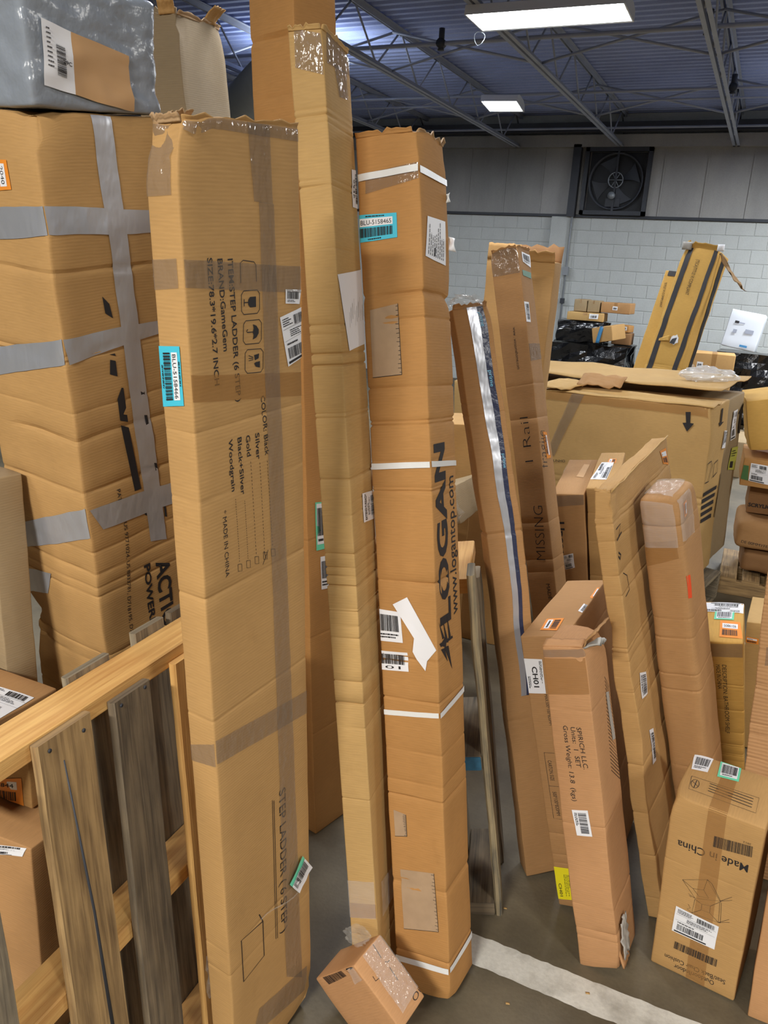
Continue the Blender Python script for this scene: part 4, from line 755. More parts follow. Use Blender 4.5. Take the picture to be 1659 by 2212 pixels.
# ------------------------------------------------------------------ carton: rounded, creased, crushed box with surface coordinates
class Carton:
    def __init__(s, key, creases=(), amp=.002, r=.004, step=.03, bow=(), crush=(), seed=0, wr=0.0, belly=0.0):
        p, w, d = BOXDATA[key]
        s.key = key; s.p = Vector(p); s.d = d; wv = Vector(w)
        s.R = Matrix.Rotation(wv.length, 3, wv.normalized()) if wv.length > 1e-6 else Matrix.Identity(3)
        s.cr = [(c[0] * d[2], c[1], c[2] if len(c) > 2 else .009) for c in creases]
        s.amp, s.r, s.step, s.bow, s.crush, s.seed, s.belly, s.wr = amp, r, step, bow, crush, seed, belly, wr
        s.so = Vector((seed * 7.3, seed * 3.7, seed * 1.9))
        c = s.R @ Vector((d[0] / 2, d[1] / 2, 0)); s.org = s.p + c
        s.nrm = {'L': s.R @ Vector((-1, 0, 0)), 'R': s.R @ Vector((0, -1, 0)), 'T': s.R @ Vector((0, 0, 1)),
                 'X': s.R @ Vector((1, 0, 0)), 'Y': s.R @ Vector((0, 1, 0)), 'B': s.R @ Vector((0, 0, -1))}
    def P(s, x, y, z):
        d = s.d; r = s.r
        l = [x, y, z]
        # rounded edges
        e = [max(0., r - min(l[i], d[i] - l[i])) for i in range(3)]
        m = math.sqrt(e[0] ** 2 + e[1] ** 2 + e[2] ** 2)
        if m > r:
            k = (m - r) / m
            for i in range(3):
                if e[i] > 0: l[i] += e[i] * k * (1 if l[i] < d[i] / 2 else -1)
        fx, fy = 2 * l[0] / d[0] - 1, 2 * l[1] / d[1] - 1
        dx = dy = 0.
        for zc, a, sg in s.cr:
            t = 1 - abs(z - zc) / sg
            if t > 0:
                q = a * t * (.55 + .9 * noise.noise(Vector((x * 9, y * 9, zc * 31)) + s.so))
                dx -= q * fx; dy -= q * fy
        tz = l[2] / d[2]
        if s.belly:
            k = s.belly * sin(pi * min(1, max(0, tz))); dx += k * fx * (1 - fy * fy * .5); dy += k * fy * (1 - fx * fx * .5)
        for (b0, bx0, by0), (b1, bx1, by1) in zip(s.bow, s.bow[1:]):
            if b0 <= tz <= b1:
                t = (tz - b0) / (b1 - b0); dx += bx0 + (bx1 - bx0) * t; dy += by0 + (by1 - by0) * t; break
        v = Vector((l[0] + dx, l[1] + dy, l[2]))
        if s.amp:
            q = Vector((x, y, z)) * 7 + s.so
            v += noise.noise_vector(q) * s.amp + noise.noise_vector(q * 3.1) * (s.amp * .3)
        if s.wr:
            q = Vector((x * 7 + y * 7, (x + y) * 3 + z * 16, z * 5)) + s.so; k = (1 - abs(noise.noise(q)) * 2.2) + .5 * (1 - abs(noise.noise(q * 2.3)) * 2.2)
            v += Vector((fx, fy, .2)) * (k * s.wr)
        for (cx, cy, cz, rad, am) in s.crush:
            c = Vector((cx * d[0], cy * d[1], cz * d[2])); dl = (Vector((x, y, z)) - c).length
            if dl < rad:
                k = (1 - dl / rad) ** 1.5
                v += (Vector((d[0] / 2, d[1] / 2, d[2] * (cz * .9 + .05))) - c).normalized() * (k * am) + noise.noise_vector(Vector((x, y, z)) * 40 + s.so) * (k * am * .7)
        return s.p + s.R @ v - s.org
    def S(s, face, a, b, off=0.):
        d = s.d
        if face == 'L': q = (0, d[1] - a, b)
        elif face == 'R': q = (a, 0, b)
        elif face == 'T': q = (a, b, d[2])
        elif face == 'X': q = (d[0], a, b)
        else: q = (d[0] - a, d[1], b)
        return s.P(*q) + s.nrm[face] * off
    def dims(s, face):
        d = s.d
        return {'L': (d[1], d[2]), 'R': (d[0], d[2]), 'T': (d[0], d[1]), 'X': (d[1], d[2]), 'Y': (d[0], d[2])}[face]
    def axis(s, i):
        n = max(2, int(s.d[i] / s.step)); L = s.d[i]; r = min(s.r, L * .2)
        t = [0, r * .4, r] + [r + (L - 2 * r) * k / n for k in range(1, n)] + [L - r, L - r * .4, L]
        if i == 2:
            for zc, a, sg in s.cr:
                t += [z for z in (zc - sg, zc, zc + sg) if r < z < L - r]
        t.sort(); o = [t[0]]
        for v in t[1:]:
            if v - o[-1] > .0012: o.append(v)
        o[-1] = L
        return o
    def body(s, name, mat, skip_top=False):
        ax = [s.axis(i) for i in range(3)]; d = s.d; idx = {}; V = []; Fc = []; UV = []
        def vid(i, j, k):
            key = (i, j, k)
            if key not in idx:
                idx[key] = len(V); V.append(s.P(ax[0][i], ax[1][j], ax[2][k]))
            return idx[key]
        n = [len(a) - 1 for a in ax]; crisp = set()
        def incr(b):
            m = (ax[2][b] + ax[2][b + 1]) / 2
            return any(abs(m - zc) < sg for zc, a, sg in s.cr)
        folds = [incr(b) for b in range(n[2])]
        def face(f, nu, nv, get, uvf, flip):
            for a in range(nu):
                for b in range(nv):
                    q = [(a, b), (a + 1, b), (a + 1, b + 1), (a, b + 1)]
                    if flip: q.reverse()
                    if f in 'RLXY' and folds[b]: crisp.add(len(Fc))
                    Fc.append([vid(*get(*t)) for t in q]); UV.extend(uvf(*t) for t in q)
        so = s.seed * .731
        face('R', n[0], n[2], lambda a, b: (a, 0, b), lambda a, b: (ax[0][a] + so, ax[2][b]), False)
        face('Y', n[0], n[2], lambda a, b: (a, n[1], b), lambda a, b: (ax[0][a] + so + 3, ax[2][b]), True)
        face('L', n[1], n[2], lambda a, b: (0, a, b), lambda a, b: (ax[1][a] + so + 6, ax[2][b]), True)
        face('X', n[1], n[2], lambda a, b: (n[0], a, b), lambda a, b: (ax[1][a] + so + 9, ax[2][b]), False)
        if not skip_top: face('T', n[0], n[1], lambda a, b: (a, b, n[2]), lambda a, b: (ax[0][a] + so + 12, ax[1][b]), False)
        face('B', n[0], n[1], lambda a, b: (a, b, 0), lambda a, b: (ax[0][a] + so + 15, ax[1][b]), True)
        me = bpy.data.meshes.new(name); me.from_pydata([tuple(v) for v in V], [], Fc)
        l = me.uv_layers.new(name='UVMap')
        for i, u in enumerate(UV): l.data[i].uv = u
        # crisp folds: the facets of a crease are flat shaded
        me.polygons.foreach_set('use_smooth', [f not in crisp for f in range(len(Fc))]); me.update()
        s.obj = link(name, me, mat, None, s.org)
        return s.obj
    # --- flat things on the surface
    def patch(s, name, face, q, mat, off=.0013, parent=None, step=.015, wob=0.0, freq=60):
        W, H = s.dims(face); g = .0006; step = min(step, s.step)
        if s.wr or s.step > .045: off += .003
        snap = lambda v, M: g if v < .008 else (M - g if v > M - .008 else v)      # strips run right up to the fold
        q = [(snap(a, W), snap(b, H)) for a, b in q]
        A = [Vector(p) for p in q]
        nu = max(1, int(max((A[1] - A[0]).length, (A[2] - A[3]).length) / step)); nv = max(1, int(max((A[3] - A[0]).length, (A[2] - A[1]).length) / step))
        nu, nv = min(nu, 80), min(nv, 240)
        V = []; Fc = []
        for j in range(nv + 1):
            for i in range(nu + 1):
                u, v = i / nu, j / nv
                p = (A[0] * (1 - u) + A[1] * u) * (1 - v) + (A[3] * (1 - u) + A[2] * u) * v
                w_ = noise.noise(Vector((p.x * freq, p.y * freq * .6, s.seed))) * wob if wob else 0
                V.append(s.S(face, p.x, p.y, off + abs(w_)))
        for j in range(nv):
            for i in range(nu):
                a = j * (nu + 1) + i; Fc.append((a, a + nu + 1, a + nu + 2, a + 1))
        # orientation
        nn = (V[1] - V[0]).cross(V[nu + 1] - V[0])
        if nn.dot(s.nrm[face]) > 0: Fc = [f[::-1] for f in Fc]
        me = mesh(V, Fc, smooth=True)
        return link(name, me, mat, parent or s.obj)
    def drawing(s, name, face, draw, fmap, mat='ink', off=.0019, parent=None):
        if s.wr or s.step > .045: off += .004
        V = [s.S(face, *fmap(x, y), off) for x, y in draw.v]
        if not V: return None
        me = mesh(V, draw.f)
        return link(name, me, mat, parent or s.obj)

# ------------------------------------------------------------------ flat print
class Draw:
    def __init__(s): s.v = []; s.f = []
    def poly(s, pts):
        b = len(s.v); s.v += [tuple(p) for p in pts]
        for t in tessellate_polygon([[Vector((p[0], p[1], 0)) for p in pts]]): s.f.append(tuple(b + i for i in t))
    def rect(s, x0, y0, x1, y1):
        b = len(s.v); s.v += [(x0, y0), (x1, y0), (x1, y1), (x0, y1)]; s.f.append((b, b + 1, b + 2, b + 3))
    def stroke(s, pts, w):
        P = [Vector(p[:2]) for p in pts]; b = len(s.v); n = len(P)
        for i, p in enumerate(P):
            d = (P[min(i + 1, n - 1)] - P[max(i - 1, 0)])
            d = d.normalized() if d.length > 1e-9 else Vector((1, 0)); q = Vector((-d.y, d.x)) * (w / 2)
            s.v += [tuple(p + q), tuple(p - q)]
        for i in range(n - 1): s.f.append((b + 2 * i, b + 2 * i + 1, b + 2 * i + 3, b + 2 * i + 2))
    def text(s, t, x0, y0, width, h, bold=0.0):
        """text of a given width and cap height with its baseline at (x0, y0)"""
        V, Fc, bw = glyphs(t, bold); b = len(s.v)
        for x, y in V: s.v.append((x0 + x / bw * width, y0 + y / .729 * h))
        s.f += [tuple(b + i for i in f) for f in Fc]
    def barcode(s, x0, y0, x1, y1, rnd, vertical=False, n=38):
        x = 0.; ws = []
        while len(ws) < n: ws.append((rnd.choice((1, 1, 2, 3)), rnd.choice((1, 1, 2))))
        tot = sum(a + c for a, c in ws)
        for a, c in ws:
            if vertical: s.rect(x0, y0 + (y1 - y0) * x / tot, x1, y0 + (y1 - y0) * (x + a) / tot)
            else: s.rect(x0 + (x1 - x0) * x / tot, y0, x0 + (x1 - x0) * (x + a) / tot, y1)
            x += a + c
    def lines(s, x0, y0, x1, y1, n, rnd, fill=.5):
        for i in range(n):
            y = y1 - (y1 - y0) * (i + .5) / n; h = (y1 - y0) / n * fill * .5; x = x0
            e = x0 + (x1 - x0) * rnd.uniform(.55, 1)
            while x < e:
                l = (x1 - x0) * rnd.uniform(.04, .16); s.rect(x, y - h, min(x + l, e), y + h); x += l + (x1 - x0) * .025
_G = {}
def glyphs(t, bold):
    if (t, bold) in _G: return _G[(t, bold)]
    c = bpy.data.curves.new('text', 'FONT'); c.body = t; c.size = 1.0; c.resolution_u = 3; c.offset = bold; c.fill_mode = 'BOTH'
    o = bpy.data.objects.new('text', c); COL.objects.link(o)
    me = bpy.data.meshes.new_from_object(o)
    V = [(v.co.x, v.co.y) for v in me.vertices]; Fc = [tuple(p.vertices) for p in me.polygons]
    bpy.data.objects.remove(o); bpy.data.meshes.remove(me); bpy.data.curves.remove(c)
    if not V: V, Fc = [(0, 0), (1, 0), (1, .7)], [(0, 1, 2)]
    x0 = min(v[0] for v in V); V = [(v[0] - x0, v[1]) for v in V]; bw = max(v[0] for v in V)
    _G[(t, bold)] = (V, Fc, bw); return _G[(t, bold)]

TAPES = {'tape': ('clear_tape', 'tape', .0012), 'tapetan': ('packing_tape', 'tape_tan', .0010), 'silver': ('duct_tape', 'silver_tape', .0014), 'film': ('stretch_film', 'clear_film', .0035),
         'strap': ('plastic_strap', 'strap_white', .0030), 'stripe': ('printed_stripe', 'stripe_black', .0012), 'navy': ('branded_tape', 'navy_tape', .0014),
         'patch': ('cut_panel', 'board_liner', .0008), 'tanpaper': ('paper_patch', 'kraft_paper', .0016), 'red': ('sticker', 'label_red', .0014), 'green': ('sticker', 'label_green', .0016),
         'greenp': ('printed_square', 'ink_green', .0012), 'greyp': ('label', 'label_grey', .0014)}
def apply_quads(C):
    rnd = random.Random(11)
    for box, face, kind, q, k in QUADS:
        if box not in C: continue
        c = C[box]
        if kind in TAPES:
            n, m, off = TAPES[kind]
            o = c.patch(n, face, q, m, off, step={'film': .006, 'tape': .006, 'silver': .01}.get(kind, .015), wob={'film': .003, 'tape': .0014, 'silver': .0012}.get(kind, 0), freq={'film': 70, 'tape': 130}.get(kind, 60))
            if kind == 'patch':   # ragged staples / perforated edge
                d = Draw(); A = [Vector(p) for p in q]
                for i in range(16):
                    t = (i + .5) / 16; p = A[1].lerp(A[2], t); l = rnd.uniform(.004, .009)
                    d.stroke([(p.x, p.y), (p.x - l, p.y + rnd.uniform(-.001, .001))], .0011)
                d.stroke([A[1], A[2]], .001); d.stroke([A[2], A[3]], .0012)
                c.drawing('torn_perforation', face, d, lambda x, y: (x, y), 'ink', .0014, o)
            continue
        A = [Vector(p) for p in q]           # own TL, TR, BR, BL
        W = ((A[1] - A[0]).length + (A[2] - A[3]).length) / 2; H = ((A[3] - A[0]).length + (A[2] - A[1]).length) / 2
        fw, fh = c.dims(face)
        def fm(x, y, A=A, W=W, H=H, fw=fw, fh=fh):
            u, v = x / W, 1 - y / H
            p = (A[0] * (1 - u) + A[1] * u) * (1 - v) + (A[3] * (1 - u) + A[2] * u) * v
            return (min(max(p.x, 0.0006), fw - .0006), min(max(p.y, 0.0006), fh - .0006))
        d = Draw(); base = 'label'
        if kind == 'barcode':
            d.barcode(0, 0, W, H, rnd, n=44); c.drawing('printed_barcode', face, d, fm, 'ink', .0014); continue
        if kind == 'blu':
            base = 'label_cyan'
        elif kind == 'orange': base = 'label_orange'
        elif kind == 'mint': base = 'label_mint'
        elif kind in ('yellow',): base = 'label_lime'
        elif kind == 'yellowch': base = 'label_yellow'
        o = c.patch('label', face, q, base, .0016)
        if kind == 'blu':
            w2 = Draw(); w2.rect(W * .10, H * .56, W * .90, H * .86); c.drawing('label_window', face, w2, fm, 'label', .0021, o)
            d.text(k['txt'], W * .13, H * .62, W * .74, H * .18); d.barcode(W * .1, H * .16, W * .9, H * .5, rnd, n=30); d.lines(W * .3, H * .03, W * .7, H * .12, 1, rnd)
            d.lines(W * .25, H * .89, W * .75, H * .97, 1, rnd)
        elif kind == 'orange':
            w2 = Draw(); w2.rect(W * .12, H * .55, W * .88, H * .85); c.drawing('label_window', face, w2, fm, 'label', .0021, o)
            if 'txt' in k: d.text(k['txt'], W * .2, H * .62, W * .6, H * .16)
            else: d.lines(W * .2, H * .6, W * .8, H * .8, 1, rnd)
            d.barcode(W * .12, H * .12, W * .85, H * .46, rnd, n=20)
        elif kind == 'mint':
            w2 = Draw(); w2.rect(W * .10, H * .12, W * .9, H * .97); c.drawing('label_window', face, w2, fm, 'label', .0021, o)
            d.barcode(W * .14, H * .3, W * .86, H * .88, rnd, n=22); d.lines(W * .2, H * .16, W * .8, H * .26, 1, rnd)
        elif kind == 'bar':
            d.barcode(W * .1, H * .34, W * .9, H * .86, rnd, n=24)
            if 'txt' in k: d.text(k['txt'], W * .25, H * .1, W * .5, H * .16)
            else: d.lines(W * .1, H * .1, W * .9, H * .28, 2, rnd)
        elif kind == 'ship':
            d.lines(W * .06, H * .78, W * .45, H * .95, 4, rnd); d.barcode(W * .52, H * .76, W * .92, H * .94, rnd, n=18)
            d.rect(W * .04, H * .73, W * .96, H * .737); d.lines(W * .3, H * .55, W * .9, H * .70, 4, rnd); d.rect(W * .04, H * .5, W * .96, H * .505)
            d.barcode(W * .1, H * .14, W * .72, H * .36, rnd, n=26); d.lines(W * .1, H * .40, W * .6, H * .47, 1, rnd); d.rect(W * .05, H * .04, W * .8, H * .09)
        elif kind == 'ch01':
            d.text('CH01', W * .22, H * .38, W * .6, H * .3, .02); d.lines(W * .05, H * .8, W * .9, H * .95, 3, rnd); d.lines(W * .5, H * .08, W * .95, H * .24, 2, rnd)
        elif kind == 'yellowch':
            d.text('CH01', W * .5, H * .12, W * .4, H * .2, .01); d.lines(W * .2, H * .5, W * .9, H * .9, 4, rnd, .3)
        elif kind == 'reach':
            d.text('EXTEND-A-REACH', W * .06, H * .74, W * .88, H * .14, .02); d.lines(W * .2, H * .5, W * .85, H * .66, 2, rnd, .35); d.barcode(W * .15, H * .2, W * .85, H * .42, rnd, n=30); d.lines(W * .3, H * .06, W * .7, H * .14, 1, rnd)
        elif kind == 'bag29':
            d.text('29C', W * .62, H * .44, W * .0 + W * .3, H * .06, .01)
            d.barcode(W * .42, H * .22, W * .72, H * .70, rnd, vertical=True, n=34)
            d.lines(W * .12, H * .3, W * .32, H * .92, 9, rnd, .35)
        elif kind == 'scrawl':
            for i in range(9):
                x = W * (.15 + .08 * i); y = H * (.3 + .05 * (i % 3))
                d.stroke([(x, y), (x + W * .06, y + H * .2), (x + W * .09, y + H * .05), (x + W * .15, y + H * .26)], .0006)
        elif kind == 'torn':
            d.lines(W * .08, H * .1, W * .92, H * .92, 9, rnd, .25); d.rect(W * .1, H * .55, W * .3, H * .6)
        elif kind == 'yellow':
            d.lines(W * .1, H * .6, W * .9, H * .9, 3, rnd, .4); d.rect(W * .2, H * .1, W * .6, H * .4)
        c.drawing('label_print', face, d, fm, 'ink', .0026, o)
def apply_prints(C):
    for box, face, t, (a, b, top), k in TEXTS:
        if box not in C: continue
        c = C[box]; A, B, T = Vector(a), Vector(b), Vector(top)
        W = (B - A).length; ex = (B - A) / W; ey = Vector((-ex.y, ex.x)); hh = (T - A).dot(ey); sh = (T - A).dot(ex) / hh if abs(hh) > 1e-6 else 0
        sg = 1 if hh > 0 else -1; d = Draw(); d.text(t, 0, 0, W, abs(hh), k.get('bold', 0.)); fw, fh = c.dims(face)
        def fm(x, y, A=A, ex=ex, ey=ey, sg=sg, fw=fw, fh=fh):
            p = A + ex * x + ey * (y * sg); return (min(max(p.x, .0005), fw - .0005), min(max(p.y, .0005), fh - .0005))
        m = {'cyanprint': 'ink_cyan', 'labelprint': 'kraft_paper'}.get(k.get('mat'), 'ink')
        c.drawing('printed_text', face, d, fm, m, .0021 if k.get('mat') else .0009)
    def cl(c, face):
        fw, fh = c.dims(face)
        return lambda x, y: (min(max(x, .0005), fw - .0005), min(max(y, .0005), fh - .0005))
    groups = {}
    for i, (box, face, pts, k) in enumerate(POLYS): groups.setdefault((box, face, 'letter' + ' ' * (i + 1) if k.get('grp') == 'letters' else k.get('grp', 'marks'), k.get('mat')), Draw()).poly(pts)
    for box, face, pts, wd, k in STROKES: groups.setdefault((box, face, k.get('grp', 'marks'), k.get('mat')), Draw()).stroke(pts, wd)
    for (box, face, g, m), d in groups.items():
        if box in C: C[box].drawing('torn_label' if m == 'label' else 'printed_' + g.strip().replace(' ', '_'), face, d, cl(C[box], face), m or 'ink', .003 if m == 'label' else .001)

# ------------------------------------------------------------------ the hall
def hall():
    fl = link('floor', boxm(-14, -8, -.1, 9, 13.6, 0), 'concrete_floor'); tag(fl, kind='structure')
    # worn painted stripe across the floor, ragged where the paint bled along its edges
    V = []; Fc = []; n = 220; x0, x1 = -.52, 3.4; rnd = random.Random(4)
    for i in range(n + 1):
        x = x0 + (x1 - x0) * i / n
        e0 = 1.700 + noise.noise(Vector((x * 3, 0, 0))) * .004 + rnd.uniform(-.0025, .0025); e1 = 1.802 + noise.noise(Vector((x * 3, 9, 0))) * .004 + rnd.uniform(-.0025, .0025)
        V += [(x, e0, .0006), (x, e0 + .03, .001), (x, e1 - .03, .001), (x, e1, .0006)]
    for i in range(n):
        for j in range(3): a = i * 4 + j; Fc.append((a, a + 4, a + 5, a + 1))
    link('painted_line', mesh(V, [f[::-1] for f in Fc]), 'floor_paint', fl)
    link('painted_line', boxm(.14, 4.25, 0, 1.6, 4.36, .001), 'floor_paint', fl)
    wb = link('wall_back', boxm(-14, 13.515, 0, 9, 13.75, 4.3), 'block_paint'); tag(wb, kind='structure')
    # painted concrete block courses (those in view as single blocks)
    me = boxm(-.1975, -.02, -.0965, .1975, .02, .0965); me.materials.append(MATS['block_paint'])
    bm = bmesh.new(); bm.from_mesh(me); bmesh.ops.bevel(bm, geom=list(bm.edges), offset=.007, segments=1, affect='EDGES'); bm.to_mesh(me); bm.free()
    for c in range(14):
        z = .0982 + .1965 * c
        for i in range(17):
            x = -5.55 + .4 * i + (.2 if c % 2 else 0)
            if i == 0 or True:
                o = bpy.data.objects.new('concrete_block', me); COL.objects.link(o); o.parent = wb
                o.location = (x, 13.5265 + .0015 * noise.noise(Vector((x, z, 0)) * 5), z)
    V = []; Fc = []
    link('block_course', boxm(-14, 13.494, 0, -5.76, 13.53, 2.75), 'block_paint', wb); link('block_course', boxm(1.26, 13.494, 0, 9, 13.53, 2.75), 'block_paint', wb)
    link('ledge', boxm(-14, 13.46, 2.75, 9, 13.52, 2.79), 'steel_dark', wb)
    # sheet-metal panels above the block wall
    x = -6.05
    i = 0
    while x < 1.3:
        wd = .615
        link('wall_panel', boxm(x + .006, 13.485, 2.79, x + wd - .006, 13.515, 3.76), 'siding', wb); link('panel_seam', boxm(x - .012, 13.470, 2.79, x + .012, 13.515, 3.76), 'siding', wb)
        x += wd; i += 1
    link('eave_beam', boxm(-14, 13.36, 3.76, 9, 13.52, 3.93), 'siding', wb); link('eave_angle', boxm(-14, 13.20, 3.95, 9, 13.36, 4.08), 'steel_dark', wb)
    link('pilaster', boxm(-3.36, 13.42, 0, -3.06, 13.5, 2.75), 'block_paint', wb); link('steel_column', boxm(-3.12, 13.36, 2.75, -3.0, 13.48, 3.8), 'steel_dark', wb)
    cd = link('conduit', tube_mesh([(-3.03, 13.39, 3.8), (-3.03, 13.39, .6)], .016), 'conduit', wb); link('junction_box', boxm(-3.075, 13.34, 1.86, -2.985, 13.42, 1.99), 'conduit', wb)
    link('junction_box', boxm(-3.06, 13.35, 1.42, -3.0, 13.42, 1.50), 'steel_dark', wb)
    for nm, a in (('wall_left', (-14.2, -8, 0, -14, 13.6, 4.3)), ('wall_right', (9, -8, 0, 9.2, 13.6, 4.3)), ('wall_front', (-14.2, -8.2, 0, 9.2, -8, 4.3))):
        tag(link(nm, boxm(*a), 'plain_wall'), kind='structure')
    # ribbed steel deck
    V = []; Fc = []; UV = []; y = -8.; prof = [(0, 0), (.055, 0), (.075, .035), (.13, .035), (.15, 0)]; rows = []
    while y < 13.6:
        for dy, dz in prof[:-1]: rows.append((y + dy, 4.24 + dz))
        y += .15
    for yy, zz in rows: V += [(-14, yy, zz), (9, yy, zz)]
    Fc = [(2 * i, 2 * i + 1, 2 * i + 3, 2 * i + 2) for i in range(len(rows) - 1)]
    tag(link('ceiling', mesh(V, [f[::-1] for f in Fc]), 'decking'), kind='structure')
    # open-web joists running to the back wall
    def joist(x, k):
        e = empty('ceiling_joist', (x, 0, 3.76), kind='structure')
        y0, y1 = -4.0, 13.45
        for s in (-1, 1):
            V = [(s * .012, y0, .0), (s * .05, y0, 0), (s * .05, y0, .006), (s * .018, y0, .006), (s * .018, y0, .05), (s * .012, y0, .05)]
            n = len(V); V2 = V + [(a, y1, c) for a, b, c in V]
            Fc = [(i, (i + 1) % n, n + (i + 1) % n, n + i) for i in range(n)] + [tuple(range(n))[::-1], tuple(range(n, 2 * n))]
            link('bottom_chord', mesh(V2, Fc), 'steel_grey', e)
            link('top_chord', mesh([(a, b, .47 - c) for a, b, c in V2], [f[::-1] for f in Fc]), 'steel_grey', e)
        y = y1 - .35; up = True
        V = []; pts = []
        while y > y0 + .6:
            a = (0, y, .46 if up else .02); b = (0, y - .55, .02 if up else .46)
            link('web_bar', tube_mesh([a, b], .011, 6), 'steel_grey', e); y -= .55; up = not up
        link('seat_angle', tube_mesh([(0, y1 - .35, .46), (0, y1, .2)], .012, 6), 'steel_dark', e)
    JX = [-7.26, -5.64, -4.02, -2.41, -0.79, .83, 2.45]
    for k, x in enumerate(JX): joist(x, k)
    tag(link('bridging_bar', tube_mesh([(-14, 8.09, 3.92), (9, 8.09, 3.92)], .02), 'steel_grey'), kind='structure')
    tag(link('bridging_bar', tube_mesh([(-14, 10.42, 3.92), (9, 10.42, 3.92)], .016), 'steel_grey'), kind='structure')
    tag(link('bridging_bar', tube_mesh([(-14, 10.95, 3.92), (9, 10.95, 3.92)], .012), 'steel_grey'), kind='structure')
    tag(link('bridging_bar', tube_mesh([(-14, 12.88, 3.94), (9, 12.88, 3.94)], .016), 'steel_grey'), kind='structure')
    tag(link('bridging_bar', tube_mesh([(-14, 5.6, 3.92), (9, 5.6, 3.92)], .012), 'steel_grey'), kind='structure')
    for i in range(len(JX) - 1):
        for y in (3.4, 5.9, 8.5, 11.2):
            for (za, zb) in ((3.80, 4.16), (4.16, 3.80)):
                tag(link('cross_bracing', tube_mesh([(JX[i], y, za), (JX[i + 1], y + .02, zb)], .013, 6), 'steel_grey'), kind='structure')
    # hangers with sprinkler heads on the long pipe
    for x, y in ((-3.3, 8.09), (-.86, 8.09), (-.75, 10.42)):
        e = empty('sprinkler_head', (x, y, 3.92), {-3.3: 'dark sprinkler head on the ceiling pipe beside the tall leaning carton', -.86: 'dark sprinkler head on the nearer ceiling pipe at right', -.75: 'dark sprinkler head on the farther ceiling pipe at right'}[x], 'sprinkler', 'sprinkler heads')
        link('stem', tube_mesh([(0, 0, .0), (0, 0, .13)], .03, 8), 'steel_dark', e); link('clamp', tube_mesh([(0, -.03, .0), (0, .03, .0)], .045, 10), 'steel_dark', e); link('nozzle', tube_mesh([(0, 0, -.02), (0, 0, -.06)], [.02, .035], 8), 'steel_dark', e)
    # exhaust fan in the wall
    f = empty('exhaust_fan', (-2.43, 13.44, 2.79), 'dark square exhaust fan set high in the back wall', 'fan')
    link('back_plate', boxm(-.42, .02, .06, .42, .04, .90), 'fan_black', f)
    for a in ((-.5, -.06, 0, -.44, .05, .97), (.44, -.06, 0, .5, .05, .97), (-.5, -.06, 0, .5, .05, .06), (-.5, -.06, .91, .5, .05, .97)): link('housing_side', boxm(*a), 'steel_dark', f)
    V = []; Fc = []; n = 40
    for k in range(n):
        a = 2 * pi * k / n
        for r, y in ((.41, -.05), (.385, -.05), (.385, .03)): V.append((r * cos(a), y, .485 + r * sin(a)))
    for k in range(n):
        q = (k + 1) % n
        for j in (0, 1): Fc.append((k * 3 + j, q * 3 + j, q * 3 + j + 1, k * 3 + j + 1))
    link('shroud_ring', mesh(V, Fc, True), 'steel_dark', f)
    for k in range(4):
        a0 = 2 * pi * k / 4 + .4; V = []
        for i in range(6):
            r = .09 + .28 * i / 5
            for s_ in (-1, 1): aa = a0 + s_ * (.18 + .25 * i / 5); V.append((r * cos(aa), -.015 + s_ * .02, .485 + r * sin(aa)))
        link('fan_blade', mesh(V, [(2 * i, 2 * i + 1, 2 * i + 3, 2 * i + 2) for i in range(5)], True), 'steel_dark', f)
    V = []; Fc = []
    ring = [(cos(2 * pi * k / 20) * .11, -.04, .485 + .02 + sin(2 * pi * k / 20) * .11) for k in range(21)]
    link('pulley', tube_mesh(ring, .008, 6), 'galvanized', f)
    for k in range(3):
        a = pi * k / 3; link('spoke', tube_mesh([(-cos(a) * .11, -.04, .505 - sin(a) * .11), (cos(a) * .11, -.04, .505 + sin(a) * .11)], .006, 6), 'galvanized', f)
    link('motor', tube_mesh([(-.03, -.1, .28), (-.03, -.0, .28)], .055, 14), 'galvanized', f); link('motor_bracket', boxm(-.12, -.03, .12, .10, .0, .24), 'steel_dark', f)
    link('cross_brace', boxm(-.015, -.052, .06, .015, -.035, .91), 'steel_dark', f)
    # large pale duct at the far left
    tag(link('ventilation_duct', tube_mesh([(-10.5, 13.0, 3.5), (-3.9, 10.8 - 4.4, 3.46)], .22, 20), 'galvanized'), 'pale round ventilation duct seen between the tall cartons at upper left', 'duct')
hall()

